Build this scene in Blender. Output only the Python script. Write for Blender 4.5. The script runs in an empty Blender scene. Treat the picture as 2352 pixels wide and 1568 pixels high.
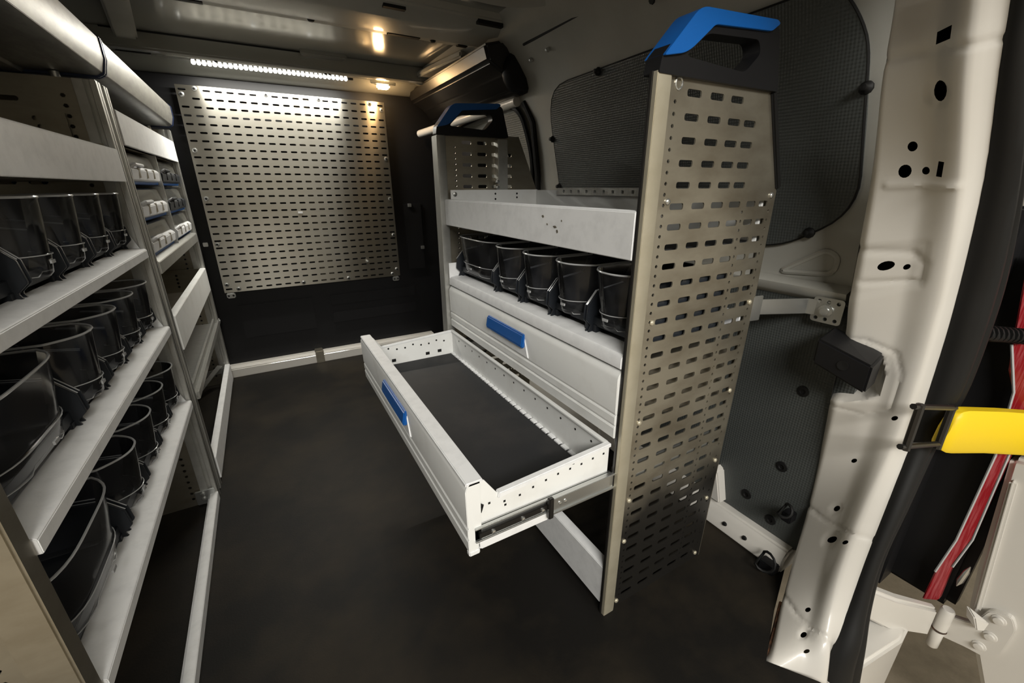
import bpy, bmesh, math, random
from mathutils import Vector, Matrix
from mathutils.geometry import delaunay_2d_cdt
random.seed(7)
S = 0.8                      # plan units -> metres
scene = bpy.context.scene
COL = scene.collection

# ---------------------------------------------------------------- camera
F_PX, YAW, PITCH, ROLL = 968.68, 0.51772, 0.35101, -0.003334
cd = bpy.data.cameras.new('camera'); cam = bpy.data.objects.new('camera', cd); COL.objects.link(cam)
cd.sensor_width = 36.0; cd.lens = F_PX / 2352 * 36.0; cd.clip_start = 0.01
cam.matrix_world = (Matrix.Translation((0, 0, 1.1 * S)) @ Matrix.Rotation(-YAW, 4, 'Z')
                    @ Matrix.Rotation(math.pi / 2 - PITCH, 4, 'X') @ Matrix.Rotation(ROLL, 4, 'Z'))
scene.camera = cam
# ---------------------------------------------------------------- world, lights, exposure
w = bpy.data.worlds.new('garage_air'); scene.world = w; w.use_nodes = True
w.node_tree.nodes['Background'].inputs[0].default_value = (0.95, 0.93, 0.86, 1)
w.node_tree.nodes['Background'].inputs[1].default_value = 0.05
def area(name, loc, target, sx, sy, power, col):
    l = bpy.data.lights.new(name, 'AREA'); l.shape = 'RECTANGLE'; l.size = sx * S; l.size_y = sy * S
    l.energy = power; l.color = col
    o = bpy.data.objects.new(name, l); COL.objects.link(o)
    o.location = Vector(loc) * S
    o.rotation_euler = (Vector(target) - Vector(loc)).to_track_quat('-Z', 'Y').to_euler()
    return o
area('garage_ceiling_light', (-0.6, -2.2, 2.55), (0.5, 0.7, 0.6), 1.8, 0.8, 86, (1.0, 0.965, 0.895))
area('added_rear_fill', (0.8, -3.2, 3.1), (0.8, -3.2, 0.0), 2.4, 0.5, 60, (1.0, 0.95, 0.85))  # added fill lamp behind the camera, brightens the garage walls and floor
scene.view_settings.view_transform = 'Standard'; scene.view_settings.look = 'None'
scene.view_settings.gamma = 1.0; scene.view_settings.use_curve_mapping = False
scene.view_settings.exposure = 0.0

# ---------------------------------------------------------------- materials
def mat(name, col, rough=0.5, metal=0.0, coat=0.0, noise=None, bump=None, spec=0.5, emit=None):
    m = bpy.data.materials.new(name); m.use_nodes = True
    nt = m.node_tree; b = nt.nodes['Principled BSDF']
    b.inputs['Base Color'].default_value = (*col, 1); b.inputs['Roughness'].default_value = rough
    b.inputs['Metallic'].default_value = metal; b.inputs['Coat Weight'].default_value = coat
    b.inputs['Coat Roughness'].default_value = 0.08
    b.inputs['Specular IOR Level'].default_value = spec
    if emit:
        b.inputs['Emission Color'].default_value = (*emit[0], 1); b.inputs['Emission Strength'].default_value = emit[1]
    tc = nt.nodes.new('ShaderNodeTexCoord')
    if noise:                       # (scale, colour2, low, high, stretch)
        sc, c2, lo, hi, st = noise
        mp = nt.nodes.new('ShaderNodeMapping'); mp.inputs['Scale'].default_value = st
        nt.links.new(tc.outputs['Object'], mp.inputs[0])
        n = nt.nodes.new('ShaderNodeTexNoise'); n.inputs['Scale'].default_value = sc; n.inputs['Detail'].default_value = 6
        n.inputs['Roughness'].default_value = 0.62
        nt.links.new(mp.outputs[0], n.inputs['Vector'])
        r = nt.nodes.new('ShaderNodeValToRGB'); r.color_ramp.elements[0].position = lo; r.color_ramp.elements[1].position = hi
        r.color_ramp.elements[0].color = (*col, 1); r.color_ramp.elements[1].color = (*c2, 1)
        nt.links.new(n.outputs['Fac'], r.inputs[0]); nt.links.new(r.outputs[0], b.inputs['Base Color'])
    if bump:                        # (kind, scale, strength, distance)
        k, sc, stn, dist = bump
        if k == 'noise':
            t = nt.nodes.new('ShaderNodeTexNoise'); t.inputs['Scale'].default_value = sc; t.inputs['Detail'].default_value = 3
            nt.links.new(tc.outputs['Object'], t.inputs['Vector']); out = t.outputs['Fac']
        else:                       # embossed diamond weave on a wall sheet (runs in y and z)
            outs = []
            for ax in ((0, 1, 1), (0, 1, -1)):
                d = nt.nodes.new('ShaderNodeVectorMath'); d.operation = 'DOT_PRODUCT'; d.inputs[1].default_value = ax
                nt.links.new(tc.outputs['Object'], d.inputs[0])
                mu = nt.nodes.new('ShaderNodeMath'); mu.operation = 'MULTIPLY'; mu.inputs[1].default_value = sc
                nt.links.new(d.outputs['Value'], mu.inputs[0])
                si = nt.nodes.new('ShaderNodeMath'); si.operation = 'SINE'; nt.links.new(mu.outputs[0], si.inputs[0]); outs.append(si)
            ad = nt.nodes.new('ShaderNodeMath'); ad.operation = 'MULTIPLY'
            nt.links.new(outs[0].outputs[0], ad.inputs[0]); nt.links.new(outs[1].outputs[0], ad.inputs[1]); out = ad.outputs[0]
        bp = nt.nodes.new('ShaderNodeBump'); bp.inputs['Strength'].default_value = stn; bp.inputs['Distance'].default_value = dist
        nt.links.new(out, bp.inputs['Height']); nt.links.new(bp.outputs[0], b.inputs['Normal'])
    return m
def clear_mat(name, tint, gloss, haze, hazecol):
    m = bpy.data.materials.new(name); m.use_nodes = True; nt = m.node_tree; nt.nodes.clear()
    o = nt.nodes.new('ShaderNodeOutputMaterial'); tr = nt.nodes.new('ShaderNodeBsdfTransparent'); tr.inputs[0].default_value = (*tint, 1)
    gl = nt.nodes.new('ShaderNodeBsdfGlossy'); gl.inputs['Roughness'].default_value = 0.12
    df = nt.nodes.new('ShaderNodeBsdfDiffuse'); df.inputs[0].default_value = (*hazecol, 1)
    tc = nt.nodes.new('ShaderNodeTexCoord'); no = nt.nodes.new('ShaderNodeTexNoise'); no.inputs['Scale'].default_value = 14
    nt.links.new(tc.outputs['Object'], no.inputs['Vector'])
    rr = nt.nodes.new('ShaderNodeMapRange'); rr.inputs[1].default_value = 0.3; rr.inputs[2].default_value = 0.8
    rr.inputs[3].default_value = haze * 0.4; rr.inputs[4].default_value = haze * 1.8
    nt.links.new(no.outputs['Fac'], rr.inputs[0])
    m1 = nt.nodes.new('ShaderNodeMixShader'); nt.links.new(rr.outputs[0], m1.inputs[0])
    nt.links.new(tr.outputs[0], m1.inputs[1]); nt.links.new(df.outputs[0], m1.inputs[2])
    fr = nt.nodes.new('ShaderNodeFresnel'); fr.inputs['IOR'].default_value = gloss
    m2 = nt.nodes.new('ShaderNodeMixShader'); nt.links.new(fr.outputs[0], m2.inputs[0])
    nt.links.new(m1.outputs[0], m2.inputs[1]); nt.links.new(gl.outputs[0], m2.inputs[2])
    nt.links.new(m2.outputs[0], o.inputs[0]); return m

one = (1, 1, 1)
M_POWDER = mat('light_grey_powder_coat', (0.79, 0.80, 0.81), 0.5, noise=(35, (0.69, 0.70, 0.71), 0.45, 0.75, one), bump=('noise', 900, 0.12, 0.0004))
M_DRAWER = mat('pale_grey_drawer_steel', (0.77, 0.78, 0.77), 0.45, noise=(12, (0.68, 0.68, 0.66), 0.5, 0.8, one))
M_GALV = mat('galvanised_panel', (0.38, 0.35, 0.285), 0.34, 0.85, noise=(9, (0.30, 0.27, 0.21), 0.42, 0.72, (1, 1, 2.2)), bump=('noise', 60, 0.06, 0.001))
M_DARKFOOT = mat('dark_foot_galvanised_panel', (0.42, 0.39, 0.32), 0.34, 0.85, bump=('noise', 60, 0.06, 0.001))
def darken_foot(m):
    # darker colour on the foot of the sheet, with a ragged upper edge
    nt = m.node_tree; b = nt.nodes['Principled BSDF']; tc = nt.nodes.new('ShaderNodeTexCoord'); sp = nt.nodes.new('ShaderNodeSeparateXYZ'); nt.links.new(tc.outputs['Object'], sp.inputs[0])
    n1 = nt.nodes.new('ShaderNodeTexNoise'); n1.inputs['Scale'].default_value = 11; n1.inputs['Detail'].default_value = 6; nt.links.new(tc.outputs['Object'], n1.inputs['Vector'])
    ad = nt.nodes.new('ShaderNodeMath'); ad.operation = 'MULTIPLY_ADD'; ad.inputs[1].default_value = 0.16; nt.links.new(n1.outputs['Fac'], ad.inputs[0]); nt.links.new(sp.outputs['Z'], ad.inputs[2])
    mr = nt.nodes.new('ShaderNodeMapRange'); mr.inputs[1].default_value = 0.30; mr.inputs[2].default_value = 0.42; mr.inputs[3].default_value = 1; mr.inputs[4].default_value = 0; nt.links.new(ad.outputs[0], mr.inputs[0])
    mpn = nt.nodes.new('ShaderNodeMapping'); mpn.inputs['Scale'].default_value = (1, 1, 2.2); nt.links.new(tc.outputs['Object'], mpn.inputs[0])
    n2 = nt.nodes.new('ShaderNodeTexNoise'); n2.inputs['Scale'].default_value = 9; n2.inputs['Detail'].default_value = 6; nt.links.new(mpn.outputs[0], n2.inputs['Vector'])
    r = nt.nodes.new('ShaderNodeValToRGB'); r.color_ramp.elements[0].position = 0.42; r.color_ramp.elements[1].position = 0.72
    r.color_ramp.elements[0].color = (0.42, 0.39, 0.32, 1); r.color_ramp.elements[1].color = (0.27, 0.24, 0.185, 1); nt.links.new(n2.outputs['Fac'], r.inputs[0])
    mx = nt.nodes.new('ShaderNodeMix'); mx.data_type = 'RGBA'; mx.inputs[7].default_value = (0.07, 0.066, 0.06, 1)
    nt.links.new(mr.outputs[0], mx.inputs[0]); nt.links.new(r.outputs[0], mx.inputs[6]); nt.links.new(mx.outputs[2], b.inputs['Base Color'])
darken_foot(M_DARKFOOT)
M_PERF = mat('perforated_aluminium', (0.41, 0.395, 0.35), 0.30, 0.95, noise=(6, (0.38, 0.36, 0.31), 0.45, 0.75, (1, 1, 5)), bump=('noise', 40, 0.05, 0.001))
_nt = M_PERF.node_tree; _c = _nt.nodes.new('ShaderNodeCombineXYZ'); _c.inputs[2].default_value = 1.0
_nt.links.new(_c.outputs[0], _nt.nodes['Principled BSDF'].inputs['Tangent']); _nt.nodes['Principled BSDF'].inputs['Anisotropic'].default_value = 0.85
M_ALU = mat('anodised_aluminium', (0.50, 0.50, 0.475), 0.38, 0.7, noise=(20, (0.40, 0.395, 0.37), 0.4, 0.7, (1, 8, 1)))
M_TRAYALU = mat('brushed_tray_aluminium', (0.30, 0.295, 0.275), 0.42, 0.85, noise=(60, (0.20, 0.195, 0.185), 0.4, 0.7, (1, 0.3, 1)))
M_FLANGE = mat('warm_panel_flange', (0.52, 0.48, 0.375), 0.42, 0.5, noise=(14, (0.44, 0.40, 0.30), 0.4, 0.7, one))
M_STEEL = mat('zinc_steel', (0.55, 0.56, 0.55), 0.3, 0.9)
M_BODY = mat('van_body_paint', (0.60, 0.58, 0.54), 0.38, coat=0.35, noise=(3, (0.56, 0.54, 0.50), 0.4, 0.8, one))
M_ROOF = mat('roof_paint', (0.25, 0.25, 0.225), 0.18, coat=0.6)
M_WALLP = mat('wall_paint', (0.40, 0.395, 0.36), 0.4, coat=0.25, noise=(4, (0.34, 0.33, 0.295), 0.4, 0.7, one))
M_BLACK = mat('black_bulkhead_plastic', (0.008, 0.008, 0.009), 0.5, spec=0.3)
M_GLOSSBLACK = mat('glossy_black_trim', (0.012, 0.011, 0.010), 0.3)
M_RUBBER = mat('black_seal_rubber', (0.006, 0.006, 0.006), 0.6, spec=0.3)
M_FLOOR = mat('worn_floor_mat', (0.007, 0.0063, 0.0054), 0.6, spec=0.22, noise=(2.6, (0.030, 0.0235, 0.015), 0.42, 0.76, one), bump=('noise', 260, 0.25, 0.001))
M_MAT = mat('drawer_mat', (0.016, 0.0165, 0.018), 0.6, spec=0.3, noise=(7, (0.034, 0.031, 0.030), 0.5, 0.8, one), bump=('noise', 500, 0.2, 0.0006))
M_INFILL = mat('grey_wall_lining', (0.060, 0.066, 0.064), 0.45, bump=('weave', 520, 0.2, 0.002))
M_INFILL2 = mat('grey_ribbed_lining', (0.17, 0.168, 0.15), 0.5, bump=('weave', 420, 0.2, 0.002))
M_BIN = mat('dark_bin_plastic', (0.014, 0.017, 0.022), 0.45)
M_RIM = mat('clear_rim', (0.42, 0.43, 0.44), 0.15, coat=0.6)
M_CLEAR = clear_mat('clear_bin_plastic', (0.80, 0.81, 0.84), 1.38, 0.035, (0.32, 0.32, 0.33))
M_LID = clear_mat('clear_case_lid', (0.92, 0.92, 0.90), 1.4, 0.14, (0.6, 0.6, 0.55))
M_BLUE = mat('blue_plastic', (0.003, 0.085, 0.33), 0.38)
M_NAVY = mat('navy_end_cap', (0.012, 0.025, 0.075), 0.35)
M_HANDLE = mat('black_handle_plastic', (0.006, 0.006, 0.007), 0.45, spec=0.35)
M_WHITEP = mat('white_case_plastic', (0.72, 0.73, 0.75), 0.4)
M_PARTS = mat('small_parts_tan', (0.42, 0.36, 0.22), 0.6, noise=(160, (0.15, 0.12, 0.09), 0.35, 0.7, one))
M_PARTS2 = mat('small_parts_brown', (0.33, 0.22, 0.15), 0.6, noise=(160, (0.5, 0.45, 0.38), 0.35, 0.7, one))
M_YEL = mat('yellow_sleeve', (0.80, 0.56, 0.006), 0.5, bump=('noise', 200, 0.1, 0.001))
M_RED = mat('red_reflective_tape', (0.34, 0.012, 0.02), 0.3, coat=0.5, noise=(300, (0.46, 0.08, 0.09), 0.45, 0.6, (1, 1, 0.05)))
M_CONC = mat('garage_concrete', (0.52, 0.44, 0.33), 0.75, noise=(14, (0.38, 0.32, 0.235), 0.35, 0.7, one), bump=('noise', 120, 0.3, 0.002))
M_GWALL = mat('garage_wall_paint', (0.62, 0.60, 0.54), 0.8)
M_RUST = mat('rusty_edge', (0.035, 0.018, 0.010), 0.8, noise=(60, (0.16, 0.07, 0.03), 0.45, 0.65, one))
M_LED = mat('white_led', (0.9, 0.9, 0.9), 0.4, emit=((1.0, 0.98, 0.90), 14))
M_DOME = mat('warm_lamp_lens', (0.9, 0.8, 0.6), 0.3, emit=((1.0, 0.70, 0.34), 9))

# ---------------------------------------------------------------- mesh helpers
class MB:
    def __init__(s): s.v = []; s.f = []
    def add(s, vs, fs):
        b = len(s.v); s.v += [tuple(p) for p in vs]; s.f += [tuple(i + b for i in f) for f in fs]; return s
    def box(s, x0, x1, y0, y1, z0, z1):
        return s.add([(x0, y0, z0), (x1, y0, z0), (x1, y1, z0), (x0, y1, z0), (x0, y0, z1), (x1, y0, z1), (x1, y1, z1), (x0, y1, z1)],
                     [(3, 2, 1, 0), (4, 5, 6, 7), (0, 1, 5, 4), (1, 2, 6, 5), (2, 3, 7, 6), (3, 0, 4, 7)])
    def prism(s, poly, axis, a0, a1):
        def P(p, a): return {'x': (a, p[0], p[1]), 'y': (p[0], a, p[1]), 'z': (p[0], p[1], a)}[axis]
        n = len(poly)
        return s.add([P(p, a0) for p in poly] + [P(p, a1) for p in poly],
                     [tuple(range(n)), tuple(range(2 * n - 1, n - 1, -1))] + [(i, n + i, n + (i + 1) % n, (i + 1) % n) for i in range(n)])
    def sweep(s, path, prof, closed=False, scales=None):
        """sweep a closed 2-D profile (a,b) along a path; a along side vector, b along up vector"""
        pts = [Vector(p) for p in path]; n = len(pts); m = len(prof); vs = []
        up0 = None
        for i, p in enumerate(pts):
            if closed: t = pts[(i + 1) % n] - pts[i - 1]
            else: t = pts[min(i + 1, n - 1)] - pts[max(i - 1, 0)]
            t.normalize()
            if up0 is None:
                ref = Vector((0, 0, 1)) if abs(t.z) < 0.9 else Vector((0, 1, 0)); side = t.cross(ref).normalized()
            else: side = (side - t * side.dot(t)).normalized()
            up0 = side.cross(t)
            k = scales[i] if scales else 1.0; vs += [p + side * a * k + up0 * b * k for a, b in prof]
        fs = []
        for i in range(n if closed else n - 1):
            j = (i + 1) % n
            fs += [(i * m + k, i * m + (k + 1) % m, j * m + (k + 1) % m, j * m + k) for k in range(m)]
        if not closed: fs += [tuple(range(m - 1, -1, -1)), tuple((n - 1) * m + k for k in range(m))]
        return s.add(vs, fs)
    def tube(s, path, r, n=8, closed=False):
        return s.sweep(path, [(r * math.cos(2 * math.pi * k / n), r * math.sin(2 * math.pi * k / n)) for k in range(n)], closed)
    def cyl(s, p0, p1, r, n=12): return s.tube([p0, p1], r, n)
    def lathe(s, c, axis, prof, n=14):
        """prof: (radius, distance along axis)"""
        ax = Vector(axis).normalized(); a = ax.orthogonal().normalized(); b = ax.cross(a); c = Vector(c); m = len(prof); vs = []
        for k in range(n):
            th = 2 * math.pi * k / n; d = a * math.cos(th) + b * math.sin(th)
            vs += [c + d * r + ax * h for r, h in prof]
        fs = [(k * m + i, ((k + 1) % n) * m + i, ((k + 1) % n) * m + i + 1, k * m + i + 1) for k in range(n) for i in range(m - 1)]
        fs.append(tuple(k * m for k in range(n - 1, -1, -1))); fs.append(tuple(k * m + m - 1 for k in range(n)))
        return s.add(vs, fs)
    def bar(s, p0, p1, wd, ht, up=(0, 0, 1)):
        p0, p1 = Vector(p0), Vector(p1); t = (p1 - p0).normalized(); side = t.cross(Vector(up)).normalized() * wd / 2; u = side.cross(t).normalized() * ht / 2
        vs = [p + a * side + b * u for p in (p0, p1) for a, b in ((-1, -1), (1, -1), (1, 1), (-1, 1))]
        return s.add(vs, [(0, 1, 2, 3), (7, 6, 5, 4), (0, 4, 5, 1), (1, 5, 6, 2), (2, 6, 7, 3), (3, 7, 4, 0)])
OFF = {}
def finish(name, mb, m, parent, bevel, smooth, seg):
    off = OFF[parent.name] if parent else Vector((0, 0, 0))
    me = bpy.data.meshes.new(name)
    bm = bmesh.new()
    vs = [bm.verts.new((Vector(p) - off) * S) for p in mb.v]
    for f in mb.f:
        try: bm.faces.new([vs[i] for i in f])
        except ValueError: pass
    bmesh.ops.recalc_face_normals(bm, faces=bm.faces[:])
    if bevel:
        ed = [e for e in bm.edges if len(e.link_faces) == 2 and e.calc_face_angle(0) > 0.45]
        bmesh.ops.bevel(bm, geom=ed, offset=bevel * S, segments=seg, affect='EDGES', clamp_overlap=True)
    bm.to_mesh(me); bm.free()
    me.materials.append(m)
    if smooth:
        me.shade_smooth()
        me.set_sharp_from_angle(angle=0.7)
    return me
def obj(name, mb, m, parent=None, bevel=0, smooth=False, seg=2):
    me = finish(name, mb, m, parent, bevel, smooth or bevel > 0, seg)
    o = bpy.data.objects.new(name, me); COL.objects.link(o)
    if parent: o.parent = parent; OFF[o.name] = OFF[parent.name]
    else: OFF[o.name] = Vector((0, 0, 0))
    return o
def tag(o, label=None, cat=None, group=None, kind=None):
    if label: o['label'] = label
    if cat: o['category'] = cat
    if group: o['group'] = group
    if kind: o['kind'] = kind
    return o
def thing(name, loc, label, cat, group=None):
    o = bpy.data.objects.new(name, None); COL.objects.link(o); o.empty_display_size = 0.05
    o.location = Vector(loc) * S; OFF[o.name] = Vector(loc)
    return tag(o, label, cat, group)
def copy_tree(o, parent=None):
    c = o.copy(); COL.objects.link(c)
    if parent: c.parent = parent
    for ch in list(o.children): copy_tree(ch, c)
    return c
def B(*a): return MB().box(*a)
def slot(cx, cy, hw, hh, r=None, n=2):
    r = min(hw, hh) * 0.9 if r is None else r; out = []
    for (sx, sy, a0) in ((1, 1, 0), (-1, 1, 90), (-1, -1, 180), (1, -1, 270)):
        for k in range(n + 1):
            a = math.radians(a0 + 90 * k / n); out.append((cx + sx * (hw - r) + r * math.cos(a), cy + sy * (hh - r) + r * math.sin(a)))
    return out
def disc(cx, cy, r, n=8): return [(cx + r * math.cos(2 * math.pi * k / n), cy + r * math.sin(2 * math.pi * k / n)) for k in range(n)]
def cdt(outline, holes, extra=()):
    vs = [Vector(p) for p in outline]; ed = [(i, (i + 1) % len(outline)) for i in range(len(outline))]
    hid = [-1] * len(vs)
    for k, h in enumerate(holes):
        hid += [k] * len(h)
        b = len(vs); vs += [Vector(p) for p in h]; ed += [(b + i, b + (i + 1) % len(h)) for i in range(len(h))]
    vs += [Vector(p) for p in extra]
    hid += [-1] * len(extra)
    r = delaunay_2d_cdt(vs, ed, [], 1, 1e-6)
    oid = [hid[o[0]] if o else -1 for o in r[3]]
    fs = [f for f in r[2] if not (oid[f[0]] >= 0 and oid[f[0]] == oid[f[1]] == oid[f[2]])]     # drop the hole fillings
    return r[0], fs
def sheet(mb, outline, holes, fn, thick):
    """perforated sheet: fn(p2, t) -> 3-D point, t = 0 or 1 across the thickness"""
    vs, fs = cdt(outline, holes); n = len(vs); cnt = {}
    for f in fs:
        for i in range(len(f)):
            e = (f[i], f[(i + 1) % len(f)]); cnt[e] = 1
    bd = [e for e in cnt if (e[1], e[0]) not in cnt]
    P = [fn(p, 0) for p in vs] + [fn(p, thick) for p in vs]
    F = [tuple(f) for f in fs] + [tuple(i + n for i in reversed(f)) for f in fs] + [(a, n + a, n + b, b) for a, b in bd]
    return mb.add(P, F)
def rrect(x0, x1, y0, y1, r, n=5):
    return slot((x0 + x1) / 2, (y0 + y1) / 2, (x1 - x0) / 2, (y1 - y0) / 2, r, n)

# ================================================================ SETTING
def struct(name, mb, m, label, bevel=0, smooth=False, seg=2):
    o = obj(name, mb, m, None, bevel, smooth, seg); o['kind'] = 'structure'; o['label'] = label; return o
fl = struct('floor', MB().prism([(-0.88, 0.10), (1.00, 0.10), (0.955, 0.215), (0.892, 0.304), (1.04, 0.37), (1.25, 0.45), (1.25, 2.97), (-0.88, 2.97)], 'z', -0.03, 0.0), M_FLOOR, 'dark worn rubber load floor mat')
gr = struct('garage_floor', B(-6, 8, -6, 8, -0.72, -0.66), M_CONC, 'brownish concrete garage floor outside the van')
gw = struct('wall_garage', B(5.2, 5.3, -6, 8, -0.66, 4), M_GWALL, 'pale garage wall beyond the open rear door')

struct('wall_garage_rear', B(-5.0, 5.2, -5.1, -5.0, -0.66, 4), M_GWALL, 'pale garage wall behind the camera')
struct('wall_garage_left', B(-5.1, -5.0, -5.1, 8, -0.66, 4), M_GWALL, 'pale garage wall left of the van')
# bulkhead
wf = struct('wall_front', B(-0.9, 1.30, 2.965, 3.0, 0.0, 1.76), M_BLACK, 'black plastic bulkhead behind the perforated panel')
obj('rib', B(0.27, 0.345, 2.949, 2.968, 0.53, 1.58), mat('bulkhead_rib_brown', (0.10, 0.085, 0.06), 0.5), wf)
for (x0, x1, z0, z1) in ((0.30, 0.88, 0.36, 0.44), (0.30, 0.88, 0.24, 0.32), (0.84, 0.97, 0.55, 1.0), (-0.22, 0.20, 0.22, 0.44)):
    obj('pressed_panel', B(x0, x1, 2.955, 2.968, z0, z1), M_BLACK, wf, bevel=0.006)
for (x, z) in ((0.885, 0.985), (0.955, 0.70), (-0.30, 0.80)):
    obj('clip', B(x - 0.012, x + 0.012, 2.945, 2.97, z - 0.01, z + 0.012), M_STEEL, wf, bevel=0.002)
sl = struct('trim_1', MB().prism([(2.905, 0.0), (2.905, 0.055), (2.92, 0.07), (2.966, 0.07), (2.966, 0.0)], 'x', -0.34, 0.98), M_BODY, 'white sill along the foot of the bulkhead', bevel=0.004)
obj('sill_clip', B(0.155, 0.205, 2.898, 2.966, 0.0, 0.082), M_GALV, sl, bevel=0.003)

# right wall: leaning profile x(z)
ZW = [-0.2, 0.0, 0.6, 0.9, 1.1, 1.25, 1.4, 1.55, 1.66, 1.74]; XW = [1.24, 1.25, 1.27, 1.26, 1.24, 1.215, 1.18, 1.12, 1.04, 0.93]
def xw(z):
    for i in range(len(ZW) - 1):
        if z <= ZW[i + 1]:
            k = (z - ZW[i]) / (ZW[i + 1] - ZW[i]); k = max(0, min(1, k)); return XW[i] + (XW[i + 1] - XW[i]) * k
    return XW[-1]
prof = [(xw(z), z) for z in (0.0, 0.3, 0.6, 0.75, 0.9, 1.0, 1.1, 1.17, 1.25, 1.32, 1.4, 1.48, 1.55, 1.61, 1.66, 1.70, 1.74)]
wr = struct('wall_right', MB().prism(prof + [(1.36, 1.74), (1.36, 0.0)], 'y', 0.30, 2.965), M_WALLP, 'painted right body side of the van', smooth=True)
wl = struct('wall_left', MB().prism([(0.38 - x, z) for x, z in prof] + [(-0.98, 1.74), (-0.98, 0.0)], 'y', 0.20, 2.965), M_WALLP, 'painted left body side behind the shelving', smooth=True)
def wall_patch(name, outline, m, parent, proud, thick, holes=(), step=0.06, smooth=True):
    """sheet that follows the leaning right wall; outline in (y, z)"""
    ys = [p[0] for p in outline]; zs = [p[1] for p in outline]; ex = []
    y = min(ys)
    while y < max(ys):
        z = min(zs)
        while z < max(zs): ex.append((y + 0.001, z + 0.0013)); z += step
        y += step * 2
    # keep only interior points
    def inside(p):
        c = False; j = len(outline) - 1
        for i in range(len(outline)):
            a, b = outline[i], outline[j]
            if (a[1] > p[1]) != (b[1] > p[1]) and p[0] < (b[0] - a[0]) * (p[1] - a[1]) / (b[1] - a[1] + 1e-12) + a[0]: c = not c
            j = i
        return c
    ex = [p for p in ex if inside(p)]
    vs, fs = cdt(outline, holes, ex); n = len(vs); cnt = {}
    for f in fs:
        for i in range(len(f)): cnt[(f[i], f[(i + 1) % len(f)])] = 1
    bd = [e for e in cnt if (e[1], e[0]) not in cnt]
    P = [(xw(p[1]) - proud, p[0], p[1]) for p in vs] + [(xw(p[1]) - proud + thick, p[0], p[1]) for p in vs]
    F = [tuple(f) for f in fs] + [tuple(i + n for i in reversed(f)) for f in fs] + [(a, n + a, n + b, b) for a, b in bd]
    return obj(name, MB().add(P, F), m, parent, 0, smooth)
def round_poly(pts, r, n=4):
    out = []; N = len(pts)
    for i in range(N):
        p0, p, p1 = Vector(pts[i - 1]), Vector(pts[i]), Vector(pts[(i + 1) % N])
        a = (p0 - p); b = (p1 - p); rr = min(r[i] if isinstance(r, (list, tuple)) else r, a.length * 0.45, b.length * 0.45)
        A = p + a.normalized() * rr; Bq = p + b.normalized() * rr
        for k in range(n + 1):
            t = k / n; out.append(tuple((A * (1 - t) ** 2 + p * 2 * t * (1 - t) + Bq * t * t)))
    return out
up = round_poly([(1.73, 0.93), (1.705, 1.1), (1.72, 1.49), (0.60, 1.50), (0.54, 1.40), (0.505, 1.04), (0.66, 0.945), (0.9, 0.93)], [0.05, 0.01, 0.26, 0.10, 0.08, 0.10, 0.06, 0.01], 6)
win1 = wall_patch('window_1', up, M_INFILL, None, 0.012, 0.02); tag(win1, 'dark grey textured lining sheet over the near side window', kind='structure')
obj('edge_bead', MB().tube([(xw(p[1]) - 0.010, p[0], p[1]) for p in up], 0.003, 6, True), M_RUBBER, win1, smooth=True)
for (y, z) in ((1.716, 1.30), (1.704, 1.102), (1.362, 1.486), (0.53, 1.30), (0.60, 0.985)):
    obj('fastener', MB().lathe((xw(z) - 0.010, y, z), (-1, 0, 0), [(0.014, 0), (0.014, 0.006), (0.008, 0.012), (0.007, 0.02), (0.001, 0.022)], 10), M_RUBBER, win1, smooth=True)
lo = round_poly([(0.40, 0.82), (1.85, 0.80), (1.85, 0.10), (0.72, 0.06), (0.66, 0.075), (0.42, 0.06)], 0.03, 3)
lin = wall_patch('wall_lining', lo, M_INFILL, None, 0.028, 0.026); tag(lin, 'grey textured lower wall lining beside the perforated end panel', kind='structure')
for (y, z) in ((0.521, 0.557), (0.522, 0.306), (0.513, 0.115), (0.60, 0.15)):
    obj('fastener', MB().lathe((xw(z) - 0.026, y, z), (-1, 0, 0), [(0.017, 0), (0.016, 0.005), (0.008, 0.006), (0.007, 0.003), (0.001, 0.003)], 12), M_RUBBER, lin, smooth=True)
b1 = struct('trim_2', MB().prism([(1.235, 0.815), (1.215, 0.83), (1.21, 0.85), (1.235, 0.862), (1.27, 0.862), (1.27, 0.815)], 'y', 0.47, 2.0), M_WALLP, 'painted waist rail of the right body side', smooth=True)
tri = round_poly([(0.665, 0.872), (0.555, 0.945), (0.525, 0.93), (0.53, 0.885)], 0.02, 4)
obj('pressed_recess', MB().tube([(xw(p[1]) - 0.001, p[0], p[1]) for p in tri], 0.007, 6, True), M_WALLP, b1, smooth=True)
s2 = struct('trim_3', MB().prism([(1.168, 0.0), (1.176, 0.045), (1.198, 0.070), (1.27, 0.075), (1.27, 0.0)], 'y', 0.43, 2.9), M_BODY, 'painted floor sill at the foot of the right wall', bevel=0.006)
obj('sill_gusset', MB().prism([(0.66, 0.08), (0.72, 0.08), (0.71, 0.20), (0.69, 0.19)], 'x', 1.19, 1.25), M_BODY, s2, bevel=0.004)
for y in (0.62, 0.55): obj('screw', MB().lathe((1.174, y, 0.035), (-1, 0, 0.15), [(0.008, 0), (0.006, 0.005), (0.001, 0.006)], 8), M_RUBBER, s2, smooth=True)
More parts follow.
